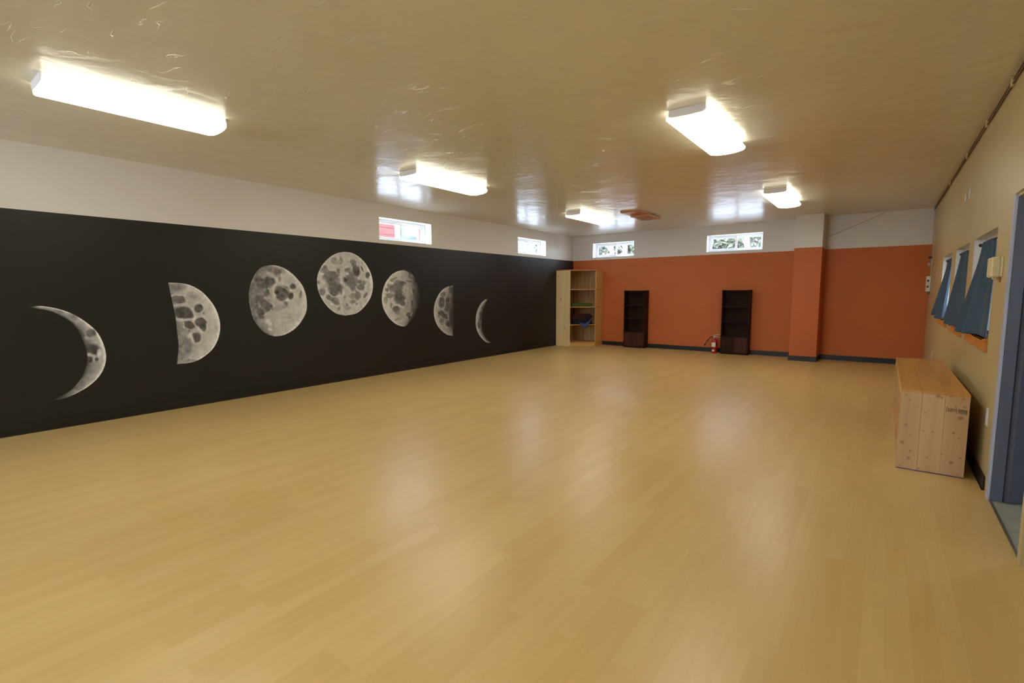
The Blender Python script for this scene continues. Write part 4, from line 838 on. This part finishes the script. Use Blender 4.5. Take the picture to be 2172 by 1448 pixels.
# corner group near the back wall
e = empty('wall_thermostat', (XR, 10.66, 1.40)); tag(e, 'white wall phone sized box on the right wall next to the back corner', 'control box')
bm = BM(); box(bm, -.055, -.0005, -.05, .06, -.125, .125); new_obj('cover', bm, M_PLATE, e, bevel=.006)
for nm_, z in (('dial', .05), ('button', -.045)):
    bm = BM(); box(bm, -.045, -.020, -.0525, -.0495, z-.016, z+.016); new_obj(nm_, bm, M_DARK, e)
bm = BM(); box(bm, -.030, -.0005, -.04, .04, -.170, -.127); new_obj('bottom_bracket', bm, mat('tan_bracket', srgb(120, 100, 66), .5), e)
e = empty('key_hook', (XR, 10.66, 1.80)); tag(e, 'small dark hook with hanging bits above the white corner box', 'hook')
bm = BM(); box(bm, -.045, -.0005, -.035, .035, .015, .045); new_obj('hook_bar', bm, M_DARK, e, bevel=.002)
bm = BM(); tube(bm, [(-.02, 0, .015), (-.022, 0, -.04), (-.034, 0, -.06), (-.046, 0, -.085), (-.04, 0, -.11)], .006, 6)
box(bm, -.050, -.012, -.02, .02, -.105, -.060); new_obj('ring', bm, M_STEEL, e)
bm = BM(); tube(bm, [(XR-.006, 10.35, 2.66), (XR-.006, 10.38, 2.3), (XR-.006, 10.42, 1.95), (XR-.007, 10.50, 1.84), (XR-.006, 10.54, 1.70), (XR-.006, 10.57, 1.52)], .0045, 6)
o = new_obj('wall_cable', bm, M_IVORY); tag(o, 'thin cream cable running down the right wall near the back corner', 'cable')
# slim twin moulding under the ceiling line
bm = BM()
rng = random.Random(4)
for dz_, r in ((-.018, .005), (-.046, .006)):
    pts = [(XR-.008, .4+i*.35, ZC+dz_+rng.uniform(-.003, .003)) for i in range(31)]
    tube(bm, pts, r, 6)
cb = bm
o = new_obj('surface_cable', bm, mat('brown_grey_cable', srgb(104, 72, 48), .5)); tag(o, 'pair of brown cables clipped along the top of the right wall', 'cable')
for yy in (2.4, 3.05, 3.75, 4.6, 5.6, 6.8, 8.4):
    bm = BM(); box(bm, -.018, -.0005, yy-.02, yy+.02, -.060, -.004)
    new_obj('cable_clip', bm, M_IVORY, o, loc=(XR, 0, ZC), bevel=.002)

# ================================================================ outdoors, seen through the high windows
GZ = 1.85
M_GRASS = mat('pale_concrete_yard', srgb(170, 174, 182), .95, noise_scale=2, var=.06)
M_SOIL = mat('gravel_and_soil', srgb(130, 122, 110), .95, noise_scale=3, var=.2)
def ground(name, segs, m):
    bm = BM()
    for s in segs: box(bm, *s)
    return struct(new_obj(name, bm, m))
ground('ground_yard', [(-60, XL-T-.4, -20, 60, GZ-.3, GZ), (XL-T-.4, 40, YB+T+.4, 60, GZ-.3, GZ)], M_GRASS)
M_BRICK = mat('red_house_siding', srgb(84, 42, 38), .8, noise_scale=4, var=.12)
M_ROOF = mat('dark_shingle', srgb(52, 46, 52), .9, noise_scale=6, var=.2)
M_TRIMW = mat('white_house_trim', srgb(220, 222, 226), .6); M_GREYH = mat('blue_grey_siding', srgb(88, 98, 114), .8, noise_scale=3, var=.06)
def house(name, x0, x1, y0, y1, z1, mwall, label, ridge='y', wins=()):
    e = empty(name, (x0, y0, GZ)); tag(e, label, 'house')
    w = x1-x0; d = y1-y0; h = z1-GZ
    bm = BM(); box(bm, 0, w, 0, d, 0, h)
    for k in range(int(h/.22)): 
        if ridge == 'y': box(bm, w, w+.015, 0, d, k*.22, k*.22+.03)
        else: box(bm, 0, w, -.015, 0, k*.22, k*.22+.03)
    new_obj('siding', bm, mwall, e)
    bm = BM(); o_ = .35
    if ridge == 'y':
        P = [(-o_, h-.1), (w/2, h+1.6), (w+o_, h-.1), (w+o_, h-.25), (w/2, h+1.42), (-o_, h-.25)]
        A = [bm.verts.new((x, -o_, z)) for x, z in P]; B = [bm.verts.new((x, d+o_, z)) for x, z in P]
    else:
        P = [(-o_, h-.1), (d/2, h+1.6), (d+o_, h-.1), (d+o_, h-.25), (d/2, h+1.42), (-o_, h-.25)]
        A = [bm.verts.new((-o_, y, z)) for y, z in P]; B = [bm.verts.new((w+o_, y, z)) for y, z in P]
    n = 6
    for k in range(n): bm.faces.new((A[k], A[(k+1) % n], B[(k+1) % n], B[k]))
    bm.faces.new(A[::-1]); bm.faces.new(B); bmesh.ops.recalc_face_normals(bm, faces=bm.faces)
    new_obj('roof', bm, M_ROOF, e)
    for (a, b, c, d_) in wins:
        bm = BM()
        if ridge == 'y': box(bm, w, w+.04, a, b, c, d_)
        else: box(bm, a, b, -.04, 0, c, d_)
        f = new_obj('house_window', bm, M_TRIMW, e)
        bm = BM()
        if ridge == 'y': box(bm, w+.035, w+.045, a+.08, b-.08, c+.08, d_-.08)
        else: box(bm, a+.08, b-.08, -.045, -.035, c+.08, d_-.08)
        new_obj('house_pane', bm, mat('dark_house_glass', srgb(70, 78, 92), .1), f)
    return e
house('red_house', -19, -13.0, 8.6, 12.2, 4.6, M_BRICK, 'red sided house beyond the window over the full moon', 'y', [(2.2, 3.2, .8, 2.0)])
house('grey_house', -15.5, -8.5, 19.5, 25, 5.0, M_GREYH, 'blue grey house beyond the windows of the back wall', 'x', [(4.6, 5.8, .8, 2.1)])
M_BARK = mat('pale_bark', srgb(128, 122, 114), .9, noise_scale=6, var=.2)
M_LEAF = mat('olive_foliage', srgb(98, 102, 86), .8, noise_scale=4, var=.25)
M_LEAF2 = mat('dark_evergreen_foliage', srgb(74, 82, 76), .8, noise_scale=4, var=.25)
def bare_tree(x, y, h, seed, label):
    rg = random.Random(seed); e = empty('bare_tree', (x, y, GZ-.01)); tag(e, label, 'tree', 'bare trees outside the back wall')
    bm = BM()
    trunk = [(0, 0, 0)]
    for k in range(1, 9): trunk.append((trunk[-1][0]+rg.uniform(-.08, .08), trunk[-1][1]+rg.uniform(-.08, .08), h*k/8))
    tube(bm, trunk, [.09*(1-.1*k) for k in range(9)], 8); new_obj('trunk', bm, M_BARK, e)
    bm = BM()
    for k in range(26):
        i = rg.randint(1, 8); p = Vector(trunk[i]); a = rg.uniform(0, 6.28); L_ = rg.uniform(.6, 1.8)*(1.2-i*.07)
        d = Vector((math.cos(a), math.sin(a), rg.uniform(.5, 1.6))).normalized()
        q = p+d*L_*.5+Vector((0, 0, .05)); r_ = p+d*L_+Vector((rg.uniform(-.15, .15), rg.uniform(-.15, .15), .15))
        tube(bm, [p, q, r_], [.022, .014, .004], 5)
        for _ in range(3):
            a2 = rg.uniform(0, 6.28); d2 = (d+Vector((math.cos(a2), math.sin(a2), .3))*.7).normalized()
            tube(bm, [q, q+d2*L_*.4], [.010, .003], 4)
    new_obj('branches', bm, M_BARK, e)
def shrub(x, y, w, d, h, seed, m, label):
    rg = random.Random(seed); e = empty('shrub', (x, y, GZ)); tag(e, label, 'shrub', 'shrubs outside the back wall')
    bm = BM()
    for k in range(7): 
        a = rg.uniform(0, 6.28); tube(bm, [(0, 0, 0), (math.cos(a)*w*.2, math.sin(a)*d*.2, h*.4), (math.cos(a)*w*.35, math.sin(a)*d*.35, h*.8)], [.03, .02, .006], 5)
    new_obj('stems', bm, M_BARK, e)
    bm = BM()
    for k in range(4200):
        while True:
            p = Vector((rg.uniform(-1, 1), rg.uniform(-1, 1), rg.uniform(-1, 1)))
            if .35 < p.length < 1: break
        p = Vector((p.x*w/2, p.y*d/2, h*.52+p.z*h*.48)); 
        a = Vector((rg.uniform(-1, 1), rg.uniform(-1, 1), rg.uniform(-1, 1))).normalized(); b = a.cross(Vector((rg.uniform(-1, 1), rg.uniform(-1, 1), 1))).normalized()
        s = rg.uniform(.08, .16)
        bm.faces.new([bm.verts.new(p+a*s), bm.verts.new(p+b*s*.45), bm.verts.new(p-a*s), bm.verts.new(p-b*s*.45)])
    new_obj('foliage', bm, m, e)
bare_tree(-6.55, 14.6, 5.2, 1, 'slim bare tree outside the left window of the back wall')
bare_tree(-7.6, 15.6, 5.6, 2, 'bare tree farther out beyond the left back window')
bare_tree(-4.45, 13.2, 4.8, 3, 'bare tree outside the back window beside the pilaster, left pane')
bare_tree(-2.35, 14.4, 5.0, 5, 'pale bare tree outside the back window beside the pilaster, right pane')
bare_tree(-3.4, 16.5, 5.4, 8, 'distant bare tree between the two beyond the right back window')
shrub(-7.3, 17.4, 3.2, 1.6, 2.6, 11, M_LEAF, 'olive shrub outside the left window of the back wall')
shrub(-3.2, 18.0, 4.2, 1.8, 3.0, 12, M_LEAF, 'broad olive shrub beyond the right pane of the window by the pilaster')
shrub(-5.6, 20.6, 3.2, 1.8, 3.2, 13, M_LEAF2, 'dark evergreen shrub beyond the left pane of the window by the pilaster')
shrub(-10.4, 17.4, 2.8, 1.8, 2.4, 14, M_LEAF2, 'dark evergreen shrub in front of the blue grey house')
